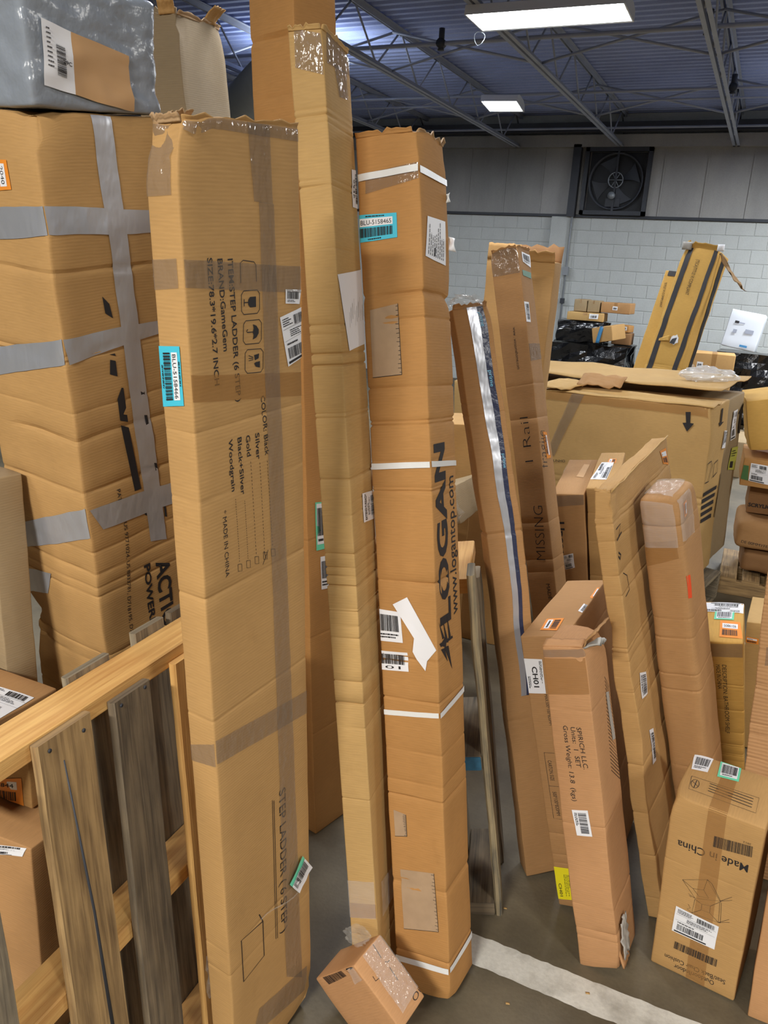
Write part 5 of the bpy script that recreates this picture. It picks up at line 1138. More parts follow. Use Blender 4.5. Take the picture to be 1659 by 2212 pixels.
def tube_light_mat(name, strength, col):
    m, nt, b = newmat(name)
    b.inputs['Base Color'].default_value = (.9, .9, .9, 1); b.inputs['Emission Color'].default_value = (*col, 1); b.inputs['Emission Strength'].default_value = strength
tube_light_mat('tube_near', F1_STRENGTH, (.90, .95, 1.0)); tube_light_mat('tube_far', F2_STRENGTH, (.82, .90, 1.0))
def fixture(loc, lx, ly, tubes, mat, label, rz=0):
    e = empty('ceiling_light', loc, label, 'light', 'fluorescent ceiling lights', rz=rz)
    # folded white housing, open below
    hx, hy, h = lx / 2, ly / 2, .10
    sec = [(-hy, 0), (-hy * .94, .07), (-hy * .5, h), (hy * .5, h), (hy * .94, .07), (hy, 0), (hy * .9, 0.004), (hy * .84, .06), (hy * .45, h - .012), (-hy * .45, h - .012), (-hy * .84, .06), (-hy * .9, .004)]
    n = len(sec); V = [(x, y, z) for x in (-hx, hx) for y, z in sec]
    link('housing', mesh(V, [(i, (i + 1) % n, n + (i + 1) % n, n + i) for i in range(n)]), 'fixture_white', e)
    for s in (-1, 1):
        link('end_cap', mesh([(s * hx, y, z) for y, z in sec[:6]] + [(s * (hx + .012), y, z) for y, z in sec[:6]], [tuple(range(6)), tuple(range(11, 5, -1))] + [(i, (i + 1) % 6, 6 + (i + 1) % 6, 6 + i) for i in range(6)]), 'fixture_white', e)
    for k in range(tubes):
        y = -hy * .72 + 2 * hy * .72 * (k + .5) / tubes
        t = link('tube', tube_mesh([(-hx * .96, y, .035), (hx * .96, y, .035)], .016, 10), mat, e)
    link('reflector_ridge', mesh([(-hx, -.02, h - .014), (-hx, .02, h - .014), (-hx, 0, .02), (hx, -.02, h - .014), (hx, .02, h - .014), (hx, 0, .02)], [(0, 1, 2), (5, 4, 3), (0, 2, 5, 3), (2, 1, 4, 5), (1, 0, 3, 4)]), 'fixture_white', e)
    return e
a = fixture((-1.88, 6.74, 3.69), 1.18, .46, 4, 'tube_near', 'large white fluorescent ceiling light with bare tubes, nearest the camera', rz=radians(.5))
link('hanging_wire', tube_mesh([(-.62 + .045 * cos(t * .5), .22 + .02 * sin(t), .0 - .05 + .05 * sin(t * .5)) for t in range(14)], .003, 5), 'galvanized', a)
fixture((-3.22, 9.95, 3.70), .40, .62, 3, 'tube_far', 'small distant fluorescent ceiling light glowing above the far hall', rz=radians(8))

# ------------------------------------------------------------------ cartons
C = {}
def rc(n, lo, hi, seed, amp=.0022, sg=.008):
    r = random.Random(seed); return [(r.uniform(lo, hi), amp * r.uniform(.3, 1.0), sg * .6) for _ in range(n)]
def carton(key, name, label, mat, cat='box', group=None, **k):
    seed = len(C) + 1
    c = Carton(key, seed=seed, **k); c.body(name, mat); tag(c.obj, label, cat, group); C[key] = c
    return c
TALL = 'tall cartons leaning in the foreground'
carton('gamegem', 'flat_tall_carton', 'wide flat step ladder carton printed with colour list, standing against the pine pallet', 'kraft_tan', creases=rc(6, .1, .9, 1, .0022), amp=.0013, r=.005, crush=[(0, 0, 1, .10, .02), (0, 1, 1, .10, .022), (1, 0, 0, .1, .02)], group=TALL)
carton('extend', 'narrow_tall_carton', 'narrow very tall carton with a blank white paper sheet on its right side', 'kraft_pale', creases=rc(30, .03, .97, 2, .0042, .006), amp=.0009, group=TALL, crush=[(0, 0, 1, .05, .006), (1, 0, 1, .06, .01)])
carton('logan', 'strapped_tall_carton', 'tall carton bound with four white straps and printed LOGAN up its side', 'kraft_orange', creases=rc(16, .04, .96, 3, .0042, .008) + [(.835, .007, .012), (.145, .006, .012), (.43, .004, .006)], amp=.0018, r=.005, group=TALL, crush=[(0, 0, 1, .07, .016), (1, 0, 1, .08, .014), (0, 0, 0, .05, .01), (1, 0, .835, .05, .012)])
carton('behind', 'tall_carton', 'tallest carton rising out of the frame behind the step ladder carton', 'kraft_orange', creases=[(.955, .008, .012), (.9, .002)] + rc(4, .1, .9, 4), group=TALL)
carton('greybox', 'tall_carton', 'dusty grey-brown carton with a torn open top behind the step ladder carton', 'kraft_dusty', creases=rc(3, .6, .95, 5), amp=.004, crush=[(0, 0, 1, .12, .03), (1, 0, 1, .10, .02), (0, 1, 1, .1, .02)])
carton('brown', 'large_carton', 'big battered carton wrapped in silver duct tape behind the pine pallet', 'kraft_tan', creases=[(.86, .004, .008), (.78, .003, .006), (.69, .006, .009), (.63, .004, .007), (.53, .004, .007), (.40, .006, .009), (.35, .003, .006)] + rc(8, .1, .95, 6, .003), amp=.0045, r=.008, crush=[(0, 0, 1, .12, .03), (0, 1, .42, .12, .03), (0, 0, .4, .1, .015)])
carton('bag', 'bagged_parcel', 'grey poly wrapped parcel with a 29C label on top of the taped carton', 'grey_poly', cat='parcel', amp=.004, r=.012, step=.008, wr=.004)
carton('ch01', 'carton', 'deep carton with a CH01 label on its front edge, behind the dented-corner carton', 'kraft_brown', creases=rc(4, .1, .9, 8), amp=.002)
carton('spirich', 'carton', 'carton printed with its gross weight, one corner of its base torn open', 'kraft_pink', creases=rc(4, .1, .9, 9, .002) + [(.13, .003, .006)], amp=.0025, crush=[(0, 0, 1, .07, .016), (0, 0, 0, .10, .016), (1, 0, 1, .08, .02)], belly=.004)
carton('flat', 'flat_carton', 'thin flat carton with crushed edges leaning between the weight-printed carton and the film-wrapped one', 'kraft_tan', creases=rc(16, .05, .95, 10, .004, .008), amp=.006, crush=[(0, 0, 1, .12, .018), (0, 1, 1, .12, .02), (0, 0, .45, .05, .01), (0, 1, .7, .06, .012)], step=.025)
carton('wrapped', 'film_wrapped_carton', 'carton with a rounded top under clear stretch film beside the thin flat carton', 'kraft_brown', creases=rc(9, .2, .95, 11, .003), amp=.004, r=.022, crush=[(0, 0, 1, .06, .01), (1, 0, 1, .06, .014)], step=.02)
carton('bath', 'carton', 'bathroom shelf carton with orange and mint labels on its top', 'kraft_yellow', creases=rc(10, .3, .97, 12, .0025, .006), amp=.003, r=.007)
carton('mic', 'carton', 'upside-down chair cushion carton with barcodes and a line drawing', 'kraft_tan', creases=rc(2, .1, .9, 13, .0012), amp=.0018, r=.006, crush=[(0, 1, 1, .06, .01)])
carton('wins', 'tall_carton', 'tall carton with MISSING written up its side in marker', 'kraft_brown', creases=rc(6, .1, .95, 14, .002), amp=.003, group=TALL, crush=[(0, 1, 1, .04, .008), (0, 0, 1, .04, .006)])
carton('prime', 'bent_tall_carton', 'bent tall carton sealed with a silver and navy tape strip down its front', 'kraft_brown', creases=[(.63, .004, .008), (.57, .003), (.30, .004)] + rc(5, .1, .95, 15, .002), amp=.004, group=TALL,
       bow=[(0, 0, 0), (.28, .004, -.006), (.45, .010, -.010), (.62, .012, -.008), (1, 0, 0)], crush=[(1, 0, 1, .06, .012)])
carton('crate', 'wide_carton', 'wide low carton on a pallet with a black downward arrow on its front', 'kraft_pale', creases=rc(3, .2, .9, 16, .004, .02), amp=.006, step=.06, r=.01, crush=[(0, 0, 1, .12, .02)])
carton('crate2', 'wide_carton', 'second wide carton with a yellow-green sticker, just behind the downward-arrow one', 'kraft_grey', amp=.006, step=.06, r=.01)
carton('upcc', 'carton', 'carton with large black lettering turned sideways, below the marker-written tall carton', 'kraft_brown', amp=.003, r=.006)
carton('upcc2', 'carton', 'shipping-labelled carton wedged beside the thin flat carton', 'kraft_tan', amp=.003, r=.006, creases=rc(3, .1, .9, 17))
carton('ts1', 'striped_carton', 'long yellow carton with two black stripes leaning over the wide low carton', 'kraft_yellow', amp=.005, step=.05, r=.008, creases=rc(4, .2, .95, 18, .005, .02), crush=[(0, 1, 1, .08, .03), (0, 0, 1, .06, .02)])
carton('ts2', 'striped_carton', 'narrower striped carton mostly hidden behind the long striped one', 'kraft_yellow', amp=.005, step=.06, r=.008)
carton('small', 'small_carton', 'small carton tipped on its corner, taped under the narrow tall carton', 'kraft_pink', amp=.002, r=.004, step=.02)
carton('s3', 'carton', 'plain tan carton at the left edge beside the duct-taped carton', 'kraft_grey', amp=.004)
carton('s6', 'carton', 'flat carton with a shipping label on top, just above the pine rail', 'kraft_brown', amp=.003)
carton('s7', 'carton', 'carton with an orange numbered label below the pine rail', 'kraft_tan', amp=.003)
carton('s8', 'carton', 'carton with a white label on its top edge at lower left', 'kraft_brown', amp=.003)
carton('rt', 'ribbed_carton', 'carton with pronounced ribs cut by the right edge, above the bathroom shelf carton', 'kraft_ribbed', amp=.004, creases=rc(12, .3, .98, 20, .003))
carton('cream', 'carton', 'pale carton with an orange label strip behind the bathroom shelf carton', 'kraft_pale', amp=.002)
carton('br', 'carton', 'plain carton cut by the lower right corner of the picture', 'kraft_pink', amp=.003)
RS = 'cartons stacked at the right edge'
carton('r1', 'carton', 'tilted carton topping the stack at the right edge', 'kraft_yellow', group=RS, amp=.004, step=.06, crush=[(0, 0, 0, .1, .02)])
carton('r2', 'carton', 'carton with a white shipping label in the right edge stack', 'kraft_orange', group=RS, amp=.003, step=.06)
carton('r3', 'carton', 'dark shaded carton set back in the right edge stack', 'kraft_dark', group=RS, amp=.003, step=.06)  # darker board colour stands in for the shade of the recess
carton('r4', 'carton', 'rounded sagging carton low in the right edge stack', 'kraft_brown', group=RS, amp=.006, step=.04, r=.04)
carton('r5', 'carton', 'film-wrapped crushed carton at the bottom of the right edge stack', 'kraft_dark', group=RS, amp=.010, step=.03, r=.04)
carton('bw', 'open_carton', 'open-topped carton with flaps behind the marker-written tall carton', 'kraft_tan', amp=.005, step=.05)
carton('g1', 'carton', 'tape-wrapped carton seen in the gap behind the strapped carton', 'kraft_tan', amp=.004)
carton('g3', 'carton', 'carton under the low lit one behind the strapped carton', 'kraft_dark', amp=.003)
carton('g2', 'carton', 'low carton lit on top in the gap behind the strapped carton', 'kraft_grey', amp=.004)
apply_quads(C); apply_prints(C)

# ------------------------------------------------------------------ pallets
def board(name, mat, O, ax, ay, az, size, parent, seed=0, amp=.0025, bev=.003):
    org = parent.location
    me = bar_mesh(ax, ay, az, Vector(O) - org, size, bev, amp, seed, max(2, int(size[0] / .06)))
    return link(name, me, mat, parent)
def pallet_near():
    ex = Vector((-.045, .999, 0)).normalized(); ez = Vector((-.1, .02, 1)); ez = (ez - ex * ez.dot(ex)).normalized(); ey = ez.cross(ex)
    O = Vector((-.862, 0, 0)); e = empty('wooden_pallet', O + ex * .6, 'pine pallet stood on edge in front of the duct-taped carton', 'pallet')
    at = lambda s, y, z: O + ex * s + ey * y + ez * z
    s0, s1 = .16, 1.38
    for k, (z, m) in enumerate(((.972, 'pine_light'), (.462, 'pine_light'), (.004, 'pine_light'))):
        board('stringer', m, at(s0, 0, z), ex, ey, ez, (s1 - s0, .095, .038), e, 3 + k, .001)
    def up(s, wd, top, mat, seed, back=False, tilt=0, amp=.002):
        d = (ez + ex * tilt).normalized(); z0 = .002
        p = at(s - tilt * (top - z0), (.096 if back else -.019), z0)
        return board('deck_board', mat, p, d, ex, ey, (top - z0, wd, .018), e, seed, amp)
    up(.600, .11, 1.0, 'wood_grey', 10, tilt=.01); up(.826, .128, 1.004, 'wood_yellow', 11, tilt=.02); up(1.012, .108, .99, 'wood_dark', 12, tilt=.03); up(1.20, .11, .985, 'pine_light', 13, tilt=.03)
    up(.35, .11, 1.0, 'wood_grey', 14)
    for s, wd, m, sd, tp in ((1.02, .12, 'wood_grey', 20, 1.02), (1.22, .1, 'wood_grey', 21, 1.03), (1.345, .1, 'wood_dark', 22, 1.03), (.30, .1, 'wood_grey', 23, 1.0)): up(s, wd, tp, m, sd, True)
    p0 = at(.895, -.0192, .30); p1 = at(.893, -.0192, .62); p2 = at(.878, -.0192, .95)
    link('wood_split', tube_mesh([p0 - e.location, p1 - e.location, p2 - e.location], [.0045, .003, .0015], 6), 'steel_dark', e)
    for s, z in ((.85, .985), (.93, .98), (1.03, .978), (1.10, .982)):
        p = at(s, -.0205, z); link('nail_head', tube_mesh([p - e.location, p - e.location - ey * .0015], .004, 8), 'steel_dark', e)
pallet_near()
def pallet_far():
    ex = Vector((-.28, .96, 0)).normalized(); ez = Vector((-.185, .03, 1)); ez = (ez - ex * ez.dot(ex)).normalized(); ey = ez.cross(ex)   # ey points to -x
    O = Vector((-.392, 1.895, 0)); e = empty('wooden_pallet', O + ex * .5, 'weathered pallet stood on edge between the strapped carton and the bent one', 'pallet')
    at = lambda s, y, z: O + ex * s + ey * y + ez * z
    for k, z in enumerate((.012, .50, .985)):
        b = board('stringer', 'wood_dark' if k < 2 else 'pine_light', at(0 if k < 2 else .10, .02, z), ex, ey, ez, (.33, .085, .042), e, 30 + k, .002)
        if k == 1: board('painted_end', 'blue_paint', at(-.004, .022, z + .001), ex, ey, ez, (.006, .081, .040), e, 40, 0)
    for s, wd, m, sd, top in ((.01, .10, 'wood_weathered', 33, 1.07), (.23, .1, 'wood_grey', 34, .98)):
        board('deck_board', m, at(s, 0, .0), ez, ex, ey, (top, wd, .02), e, sd, .006, .005)
    for s, wd, m, sd in ((.04, .1, 'wood_grey', 43), (.23, .1, 'wood_grey', 44)): board('deck_board', m, at(s, .106, .0), ez, ex, ey, (1.03, wd, .018), e, sd, .003)
pallet_far()
def flat_pallet(loc, rz, lx, ly, label, mat='wood_grey', n=6, h=.09):
    e = empty('wooden_pallet', loc, label, 'pallet', rz=rz)
    z = Vector((0, 0, 0))
    for k in range(3): link('stringer', bar_mesh(AX, AY, AZ, Vector((0, k * (ly - .04) / 2, .0)), (lx, .04, h), .003, .001, k, 4), mat, e)
    for k in range(n): link('deck_board', bar_mesh(AY, AX, AZ, Vector((k * (lx - .1) / (n - 1), 0, h + .0005)), (ly, .1, .018), .003, .001, 5 + k, 3), mat, e)
    for k in range(3): link('bottom_board', bar_mesh(AY, AX, AZ, Vector((k * (lx - .1) / 2, 0, -.0005)), (ly, .1, .001), .0003, 0, 15 + k, 1), mat, e)
    return e

# ------------------------------------------------------------------ sheets, flaps, loose film
def sheet(name, mat, P0, U, V_, nu, nv, fn, parent=None, thick=.003, uv=True):
    """small bent sheet with thickness: P0 + U*u + V*v + displacement fn(u, v)"""
    P0, U, V_ = Vector(P0), Vector(U), Vector(V_); n = U.cross(V_).normalized(); Vt = []; Fc = []; UV = []
    for side in (0, 1):
        for j in range(nv + 1):
            for i in range(nu + 1):
                u, v = i / nu, j / nv
                Vt.append(P0 + U * u + V_ * v + fn(u, v, n) + n * (thick * side)); UV.append((u * U.length, v * V_.length))
    q = (nu + 1) * (nv + 1); id_ = lambda i, j, s: s * q + j * (nu + 1) + i
    for j in range(nv):
        for i in range(nu):
            Fc.append((id_(i, j, 0), id_(i, j + 1, 0), id_(i + 1, j + 1, 0), id_(i + 1, j, 0))); Fc.append((id_(i, j, 1), id_(i + 1, j, 1), id_(i + 1, j + 1, 1), id_(i, j + 1, 1)))
    for i in range(nu): Fc.append((id_(i, 0, 0), id_(i + 1, 0, 0), id_(i + 1, 0, 1), id_(i, 0, 1))); Fc.append((id_(i, nv, 0), id_(i, nv, 1), id_(i + 1, nv, 1), id_(i + 1, nv, 0)))
    for j in range(nv): Fc.append((id_(0, j, 0), id_(0, j, 1), id_(0, j + 1, 1), id_(0, j + 1, 0))); Fc.append((id_(nu, j, 0), id_(nu, j + 1, 0), id_(nu, j + 1, 1), id_(nu, j, 1)))
    org = parent.location if parent else Vector()
    me = mesh([v - org for v in Vt], Fc, True, UV)
    return link(name, me, mat, parent)
def flapfn(curl, rag, seed):
    def fn(u, v, n):
        r = noise.noise(Vector((u * 9, seed, 0))) * rag * v
        return n * (curl * v * v + noise.noise(Vector((u * 4, v * 4, seed))) * abs(curl) * .25) + Vector((0, 0, r))
    return fn
def top_flap(c, face, h, curl, rag, seed, a0=0., a1=1., outward=0.0, mat='kraft_tan', name='flap', thick=.004, inward=0.0):
    """flap standing on / folded from the top edge of a face"""
    W, H = c.dims(face); p0 = c.S(face, W * a0, H) + c.org; p1 = c.S(face, W * a1, H) + c.org
    n = c.nrm[face]; up = c.nrm['T']; v = (up * (1 - abs(outward)) + n * outward).normalized() * h
    return sheet(name, mat, p0 - n * inward, p1 - p0, v, 12, 5, flapfn(curl, rag, seed), c.obj, thick)
g = C['gamegem']
top_flap(g, 'L', .012, .006, .010, 1, mat='board_inside', name='torn_rim'); top_flap(g, 'R', .010, .004, .012, 2, mat='kraft_tan', name='torn_rim', inward=.004)
top_flap(g, 'R', .014, .01, .010, 3, 0, .2, mat='board_inside', name='torn_rim', inward=.03)
e_ = C['extend']; top_flap(e_, 'L', .008, .004, .012, 4, name='torn_rim', mat='kraft_pale'); top_flap(e_, 'R', .008, .003, .008, 5, name='torn_rim', mat='kraft_pale')
l_ = C['logan']; top_flap(l_, 'L', .010, .004, .010, 6, 0, .95, name='torn_rim', mat='kraft_orange'); top_flap(l_, 'R', .008, .006, .02, 7, .05, 1, name='torn_rim', mat='board_inside')
k_ = C['greybox']
top_flap(k_, 'L', .018, -.006, .015, 8, mat='kraft_dusty', name='torn_flap'); top_flap(k_, 'R', .012, .008, .016, 9, mat='board_inside', name='torn_flap')
top_flap(k_, 'R', .05, .03, .015, 10, .62, .85, mat='kraft_tan', name='torn_flap', outward=.2); top_flap(k_, 'L', .035, .02, .012, 11, .72, .98, mat='kraft_tan', name='torn_flap')
b_ = C['bw']; top_flap(b_, 'R', .07, -.01, .01, 12, .0, .48, mat='kraft_tan', outward=.05); top_flap(b_, 'R', .05, .02, .02, 13, .5, 1., mat='kraft_tan', outward=.15); top_flap(b_, 'Y', .08, .02, .02, 14, mat='kraft_dark', outward=.1)
s_ = C['spirich']
top_flap(s_, 'L', .030, .004, .008, 15, mat='kraft_pink', outward=-.85, name='top_flap'); top_flap(s_, 'R', .05, .02, .01, 16, .0, 1, mat='kraft_brown', outward=.25, name='top_flap')
top_flap(s_, 'R', .045, .012, .02, 17, .0, .25, mat='label_grey', outward=.6, name='torn_liner')
# torn lower corner of the weight-printed carton
def torn_corner():
    W, H = s_.dims('R'); p = s_.S('R', .012, .03) + s_.org; n = s_.nrm['R']
    sheet('torn_liner', 'label_grey', p, s_.R @ Vector((.05, 0, .004)), s_.R @ Vector((0, 0, .11)), 8, 8, lambda u, v, nn: n * (.012 + .012 * noise.noise(Vector((u * 7, v * 7, 3)))) + Vector((0, 0, noise.noise(Vector((u * 12, 0, 1))) * .02 * v)), s_.obj, .003)
    sheet('torn_board', 'kraft_pink', s_.S('R', .002, .0) + s_.org, s_.R @ Vector((.06, 0, 0)), s_.R @ Vector((0, 0, .05)), 8, 5, lambda u, v, nn: n * (.016 - .01 * v + .006 * noise.noise(Vector((u * 9, v * 5, 8)))) + Vector((0, 0, noise.noise(Vector((u * 14, 0, 5))) * .02 * v)), s_.obj, .004)
torn_corner()
t_ = C['ts1']; top_flap(t_, 'L', .05, .03, .03, 18, mat='kraft_yellow', outward=.1, name='torn_flap')
c0 = t_.S('L', t_.d[1], t_.d[2]) + t_.org
sheet('torn_flap', 'board_inside', c0, Vector((.05, .0, -.03)), Vector((.20, -.05, -.24)), 5, 10, lambda u, v, n: n * (.03 * sin(v * 3.0)) + Vector((0, 0, noise.noise(Vector((v * 6, u * 3, 0))) * .03)), t_.obj, .006)
sheet('foam_corner', 'label', t_.S('L', t_.d[1] - .02, t_.d[2] - .0) + t_.org + Vector((0, -.02, .0)), Vector((.05, 0, .0)), Vector((.0, 0, .05)), 4, 4, lambda u, v, n: n * .01 * sin(u * 3) * sin(v * 3), t_.obj, .02)
sheet('foam_corner', 'label_grey', t_.S('L', .0, t_.d[2] - .0) + t_.org + Vector((-.04, -.02, -.01)), Vector((.07, 0, .0)), Vector((.0, 0, .06)), 4, 4, lambda u, v, n: n * .02 * noise.noise(Vector((u * 5, v * 5, 0))), t_.obj, .02)
# hole torn in the striped carton
def hole():
    W, H = t_.dims('L'); ca, cb = W * .60, H * .665; V = []; rnd = random.Random(3)
    pts = [(ca + .036 * cos(a) * rnd.uniform(.7, 1.1), cb + .045 * sin(a) * rnd.uniform(.7, 1.1)) for a in [2 * pi * i / 14 for i in range(14)]]
    d = Draw(); d.poly(pts); t_.drawing('torn_hole', 'L', d, lambda x, y: (x, y), 'label', .002)
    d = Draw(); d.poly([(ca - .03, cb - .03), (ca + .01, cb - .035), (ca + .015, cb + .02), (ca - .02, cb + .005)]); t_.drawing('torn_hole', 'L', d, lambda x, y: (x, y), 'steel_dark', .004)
    p = t_.S('L', ca - .035, cb - .02) + t_.org
    sheet('torn_flap', 'kraft_yellow', p, t_.R @ Vector((0, .09, -.01)), t_.R @ Vector((0, .0, .05)), 6, 4, lambda u, v, n: t_.nrm['L'] * (.02 * (1 - u) + .005) + t_.R @ Vector((0, 0, -.03 * u * v)), t_.obj, .004)
hole()
# sagging open flaps on the wide carton
cr = C['crate']
def crate_top():
    d = cr.d; P = lambda x, y, z: cr.p + cr.R @ Vector((x, y, z))
    def fn(sd, a): return lambda u, v, n: n * (a * noise.noise(Vector((u * 5, v * 3, sd))) + .008)
    sheet('top_flap', 'kraft_pale', P(.0, 0, d[2] + .008), P(0, d[1], 0) - P(0, 0, 0), P(.14, 0, .012) - P(0, 0, 0), 20, 6, fn(1, .02), cr.obj, .006)
    sheet('top_flap', 'kraft_pale', P(d[0] + .5, 0.02, d[2] + .05), P(0, d[1] * .9, 0) - P(0, 0, 0), P(-.62, 0, .0) - P(0, 0, 0), 20, 8, fn(2, .022), cr.obj, .006)
    sheet('top_flap', 'kraft_pale', P(-.01, d[1] * .52, d[2] + .03), P(0, .22, 0.0) - P(0, 0, 0), P(.17, -.1, .03) - P(0, 0, 0), 8, 6, fn(3, .02), cr.obj, .006)
    sheet('torn_flap', 'kraft_brown', P(.08, d[1] * .34, d[2] + .05), P(0, .26, 0.0) - P(0, 0, 0), P(.10, 0, .05) - P(0, 0, 0), 8, 5, fn(4, .03), cr.obj, .006)
    sheet('torn_board', 'kraft_yellow', P(-.004, d[1] * .60, d[2] - .14), P(0, .1, .0) - P(0, 0, 0), P(-.02, 0, .04) - P(0, 0, 0), 6, 4, fn(5, .02), cr.obj, .004)
    sheet('torn_board', 'kraft_yellow', P(-.004, d[1] * .70, d[2] - .37), P(0, .1, .05) - P(0, 0, 0), P(-.02, 0, .03) - P(0, 0, 0), 6, 4, fn(6, .02), cr.obj, .004)
crate_top()
flat_pallet((-1.70, 4.64, 0), radians(-12), 1.62, .68, 'low pallet carrying the wide cartons', 'wood_grey', h=.15)
flat_pallet((.02, 5.06, 0), 0, .75, .6, 'low pallet under the right edge stack', 'wood_yellow')
P_ = C['prime']
top_flap(P_, 'R', .012, .01, .02, 21, name='torn_rim', mat='kraft_brown')
w_ = C['wins']; top_flap(w_, 'L', .012, .006, .02, 23, name='torn_rim', mat='kraft_brown'); top_flap(w_, 'R', .008, .004, .01, 24, name='torn_rim', mat='kraft_brown')
f_ = C['flat']
top_flap(f_, 'R', .008, .006, .006, 25, name='torn_rim', mat='kraft_pale'); top_flap(f_, 'L', .008, -.004, .01, 26, name='torn_rim', mat='kraft_tan')
def crumple(name, mat, centre, size, seed, parent=None, label=None, cat=None, n=14, amp=.5, stretch=None, group=None, org=None):
    """crumpled closed lump of film or bag"""
    V = []; Fc = []; sx, sy, sz = size; c = Vector(centre); rows, colsn = n, n * 2
    for i in range(rows + 1):
        th = pi * i / rows
        for j in range(colsn):
            ph = 2 * pi * j / colsn; d = Vector((sin(th) * cos(ph), sin(th) * sin(ph), cos(th)))
            f = 1 + amp * (noise.noise(d * 1.7 + Vector((seed * 9, 0, 0))) + .6 * noise.noise(d * 4.1 + Vector((seed, 5, 0))) + .35 * noise.noise(d * 9 + Vector((seed, 0, 4))))
            V.append(Vector((d.x * sx * f, d.y * sy * f, max(d.z * sz * f, -sz * .9))))
    for i in range(rows):
        for j in range(colsn): a = i * colsn + j; b = i * colsn + (j + 1) % colsn; Fc.append((a, b, b + colsn, a + colsn))
    o = link(name, mesh(V, [f[::-1] for f in Fc], False), mat, None, c)
    if parent:
        o.location = c - parent.location; o.parent = parent
    else: tag(o, label, cat, group)
    return o
crumple('loose_film', 'crumpled_film', (-.895, 1.19, .22), (.014, .022, .075), 3, C['gamegem'].obj, amp=.7)
crumple('loose_film', 'crumpled_film', (-.632, 1.40, .262), (.032, .026, .016), 5, C['small'].obj, amp=.35)
film('packet_film', (228, 230, 230), .45, rough=.1, bscale=30)
crumple('plastic_packet', 'packet_film', (-.235, 4.98, 1.318), (.15, .09, .045), 8, None, 'clear crumpled plastic packet lying on the wide low carton', 'plastic bag', amp=.35)
crumple('loose_film', 'crumpled_film', P_.S('R', .03, P_.d[2]) + P_.org + Vector((0, .02, .015)), (.05, .03, .02), 9, P_.obj, amp=.6)
# hanging tag on the step ladder carton
def hang_tag():
    c = C['gamegem']; W, H = c.dims('R')
    p = Vector((.19, .2))
    A = TAGPX
    o = c.patch('hanging_tag', 'R', A, 'label_mint', .006, wob=.006)
    inner = [Vector(A[0]).lerp(Vector(A[3]), .22), Vector(A[1]).lerp(Vector(A[2]), .22), A[2], A[3]]
    o2 = c.patch('label', 'R', inner, 'label', .0075, o, wob=.006)
    q = [Vector(v) for v in A]; d = Draw(); rnd = random.Random(5)
    d.barcode(.08, .34, .92, .8, rnd, n=26)
    c.drawing('label_print', 'R', d, lambda x, y: tuple((q[0] * (1 - x) + q[1] * x) * y + (q[3] * (1 - x) + q[2] * x) * (1 - y)), 'ink', .0105, o)
    s0, s1 = Vector(TAGPX[3]), Vector(STRPX)
    link('tag_string', tube_mesh([c.S('R', *(s0.lerp(s1, t / 6)), .005 + .004 * sin(t)) for t in range(7)], .0016, 5), 'crumpled_film', c.obj)
TAGPX = [(0.1975, 0.4396), (0.2429, 0.4879), (0.2765, 0.4257), (0.2265, 0.3907)]
STRPX = (0.1008, 0.4211)
hang_tag()
sheet('torn_paper', 'label', l_.S('R', l_.d[0], l_.d[2] * .905) + l_.org + Vector((0, 0, -.01)), Vector((.018, .0, -.004)), Vector((.004, .0, -.03)), 4, 6, lambda u, v, n: n * .008 * sin(u * 3 + v * 4), l_.obj, .002)
sheet('strap_end', 'strap_white', l_.S('R', l_.d[0] - .005, l_.d[2] * .945) + l_.org, Vector((.008, .0, .004)), Vector((.002, .0, -.02)), 4, 6, lambda u, v, n: n * .006 * sin(u * 3 + v * 4), l_.obj, .003)

# ------------------------------------------------------------------ far end of the hall
def simple_box(name, loc, dims, rz, mat, label, cat='box', group=None, lean=(0, 0), seed=1, amp=.006, tape=True, lab=None, r=.012):
    BOXDATA['_'] = (list(loc), list((Matrix.Rotation(radians(lean[0]), 3, 'X') @ Matrix.Rotation(radians(lean[1]), 3, 'Y') @ Matrix.Rotation(radians(rz), 3, 'Z')).to_quaternion().to_exponential_map()), list(dims))
    c = Carton('_', seed=seed, amp=amp, r=min(r, min(dims) * .2), step=max(dims) / 5); c.body(name, mat); tag(c.obj, label, cat, group)
    if tape:
        W, H = c.dims('R'); c.patch('packing_tape', 'R', [(W * .44, H), (W * .56, H), (W * .56, H * .7), (W * .44, H * .7)], 'tape_tan', .002, step=.05)
        W, H = c.dims('T'); c.patch('packing_tape', 'T', [(W * .44, H), (W * .56, H), (W * .56, 0), (W * .44, 0)], 'tape_tan', .002, step=.05)
    if lab:
        W, H = c.dims('R'); a, b, w_, h_ = lab; o = c.patch('label', 'R', [(a * W, b * H + h_), (a * W + w_, b * H + h_), (a * W + w_, b * H), (a * W, b * H)], 'label', .003, step=.05)
        d = Draw(); d.barcode(.15, .2, .85, .7, random.Random(seed), n=9); c.drawing('label_print', 'R', d, lambda x, y: (a * W + x * w_, b * H + y * h_), 'ink', .005, o)
    return c
BGG = 'cartons on the far black-wrapped pile'
simple_box('carton', (-2.50, 11.45, 1.262), (.50, .35, .115), 0, 'kraft_pale', 'flat carton with two small labels under the row of three on the far pile', group=BGG, seed=51, lab=(.62, .3, .12, .07))
simple_box('carton', (-2.43, 11.5, 1.38), (.175, .3, .165), 0, 'kraft_grey', 'left pale carton of the row of three on the far pile', group=BGG, seed=52)
simple_box('carton', (-2.245, 11.5, 1.38), (.17, .3, .16), 0, 'kraft_grey', 'middle pale carton of the row of three on the far pile', group=BGG, seed=53)
simple_box('carton', (-2.06, 11.5, 1.39), (.40, .3, .14), -4, 'kraft_brown', 'brown overhanging carton with a white label, right of the row on the far pile', group=BGG, seed=54, lab=(.4, .3, .07, .05))
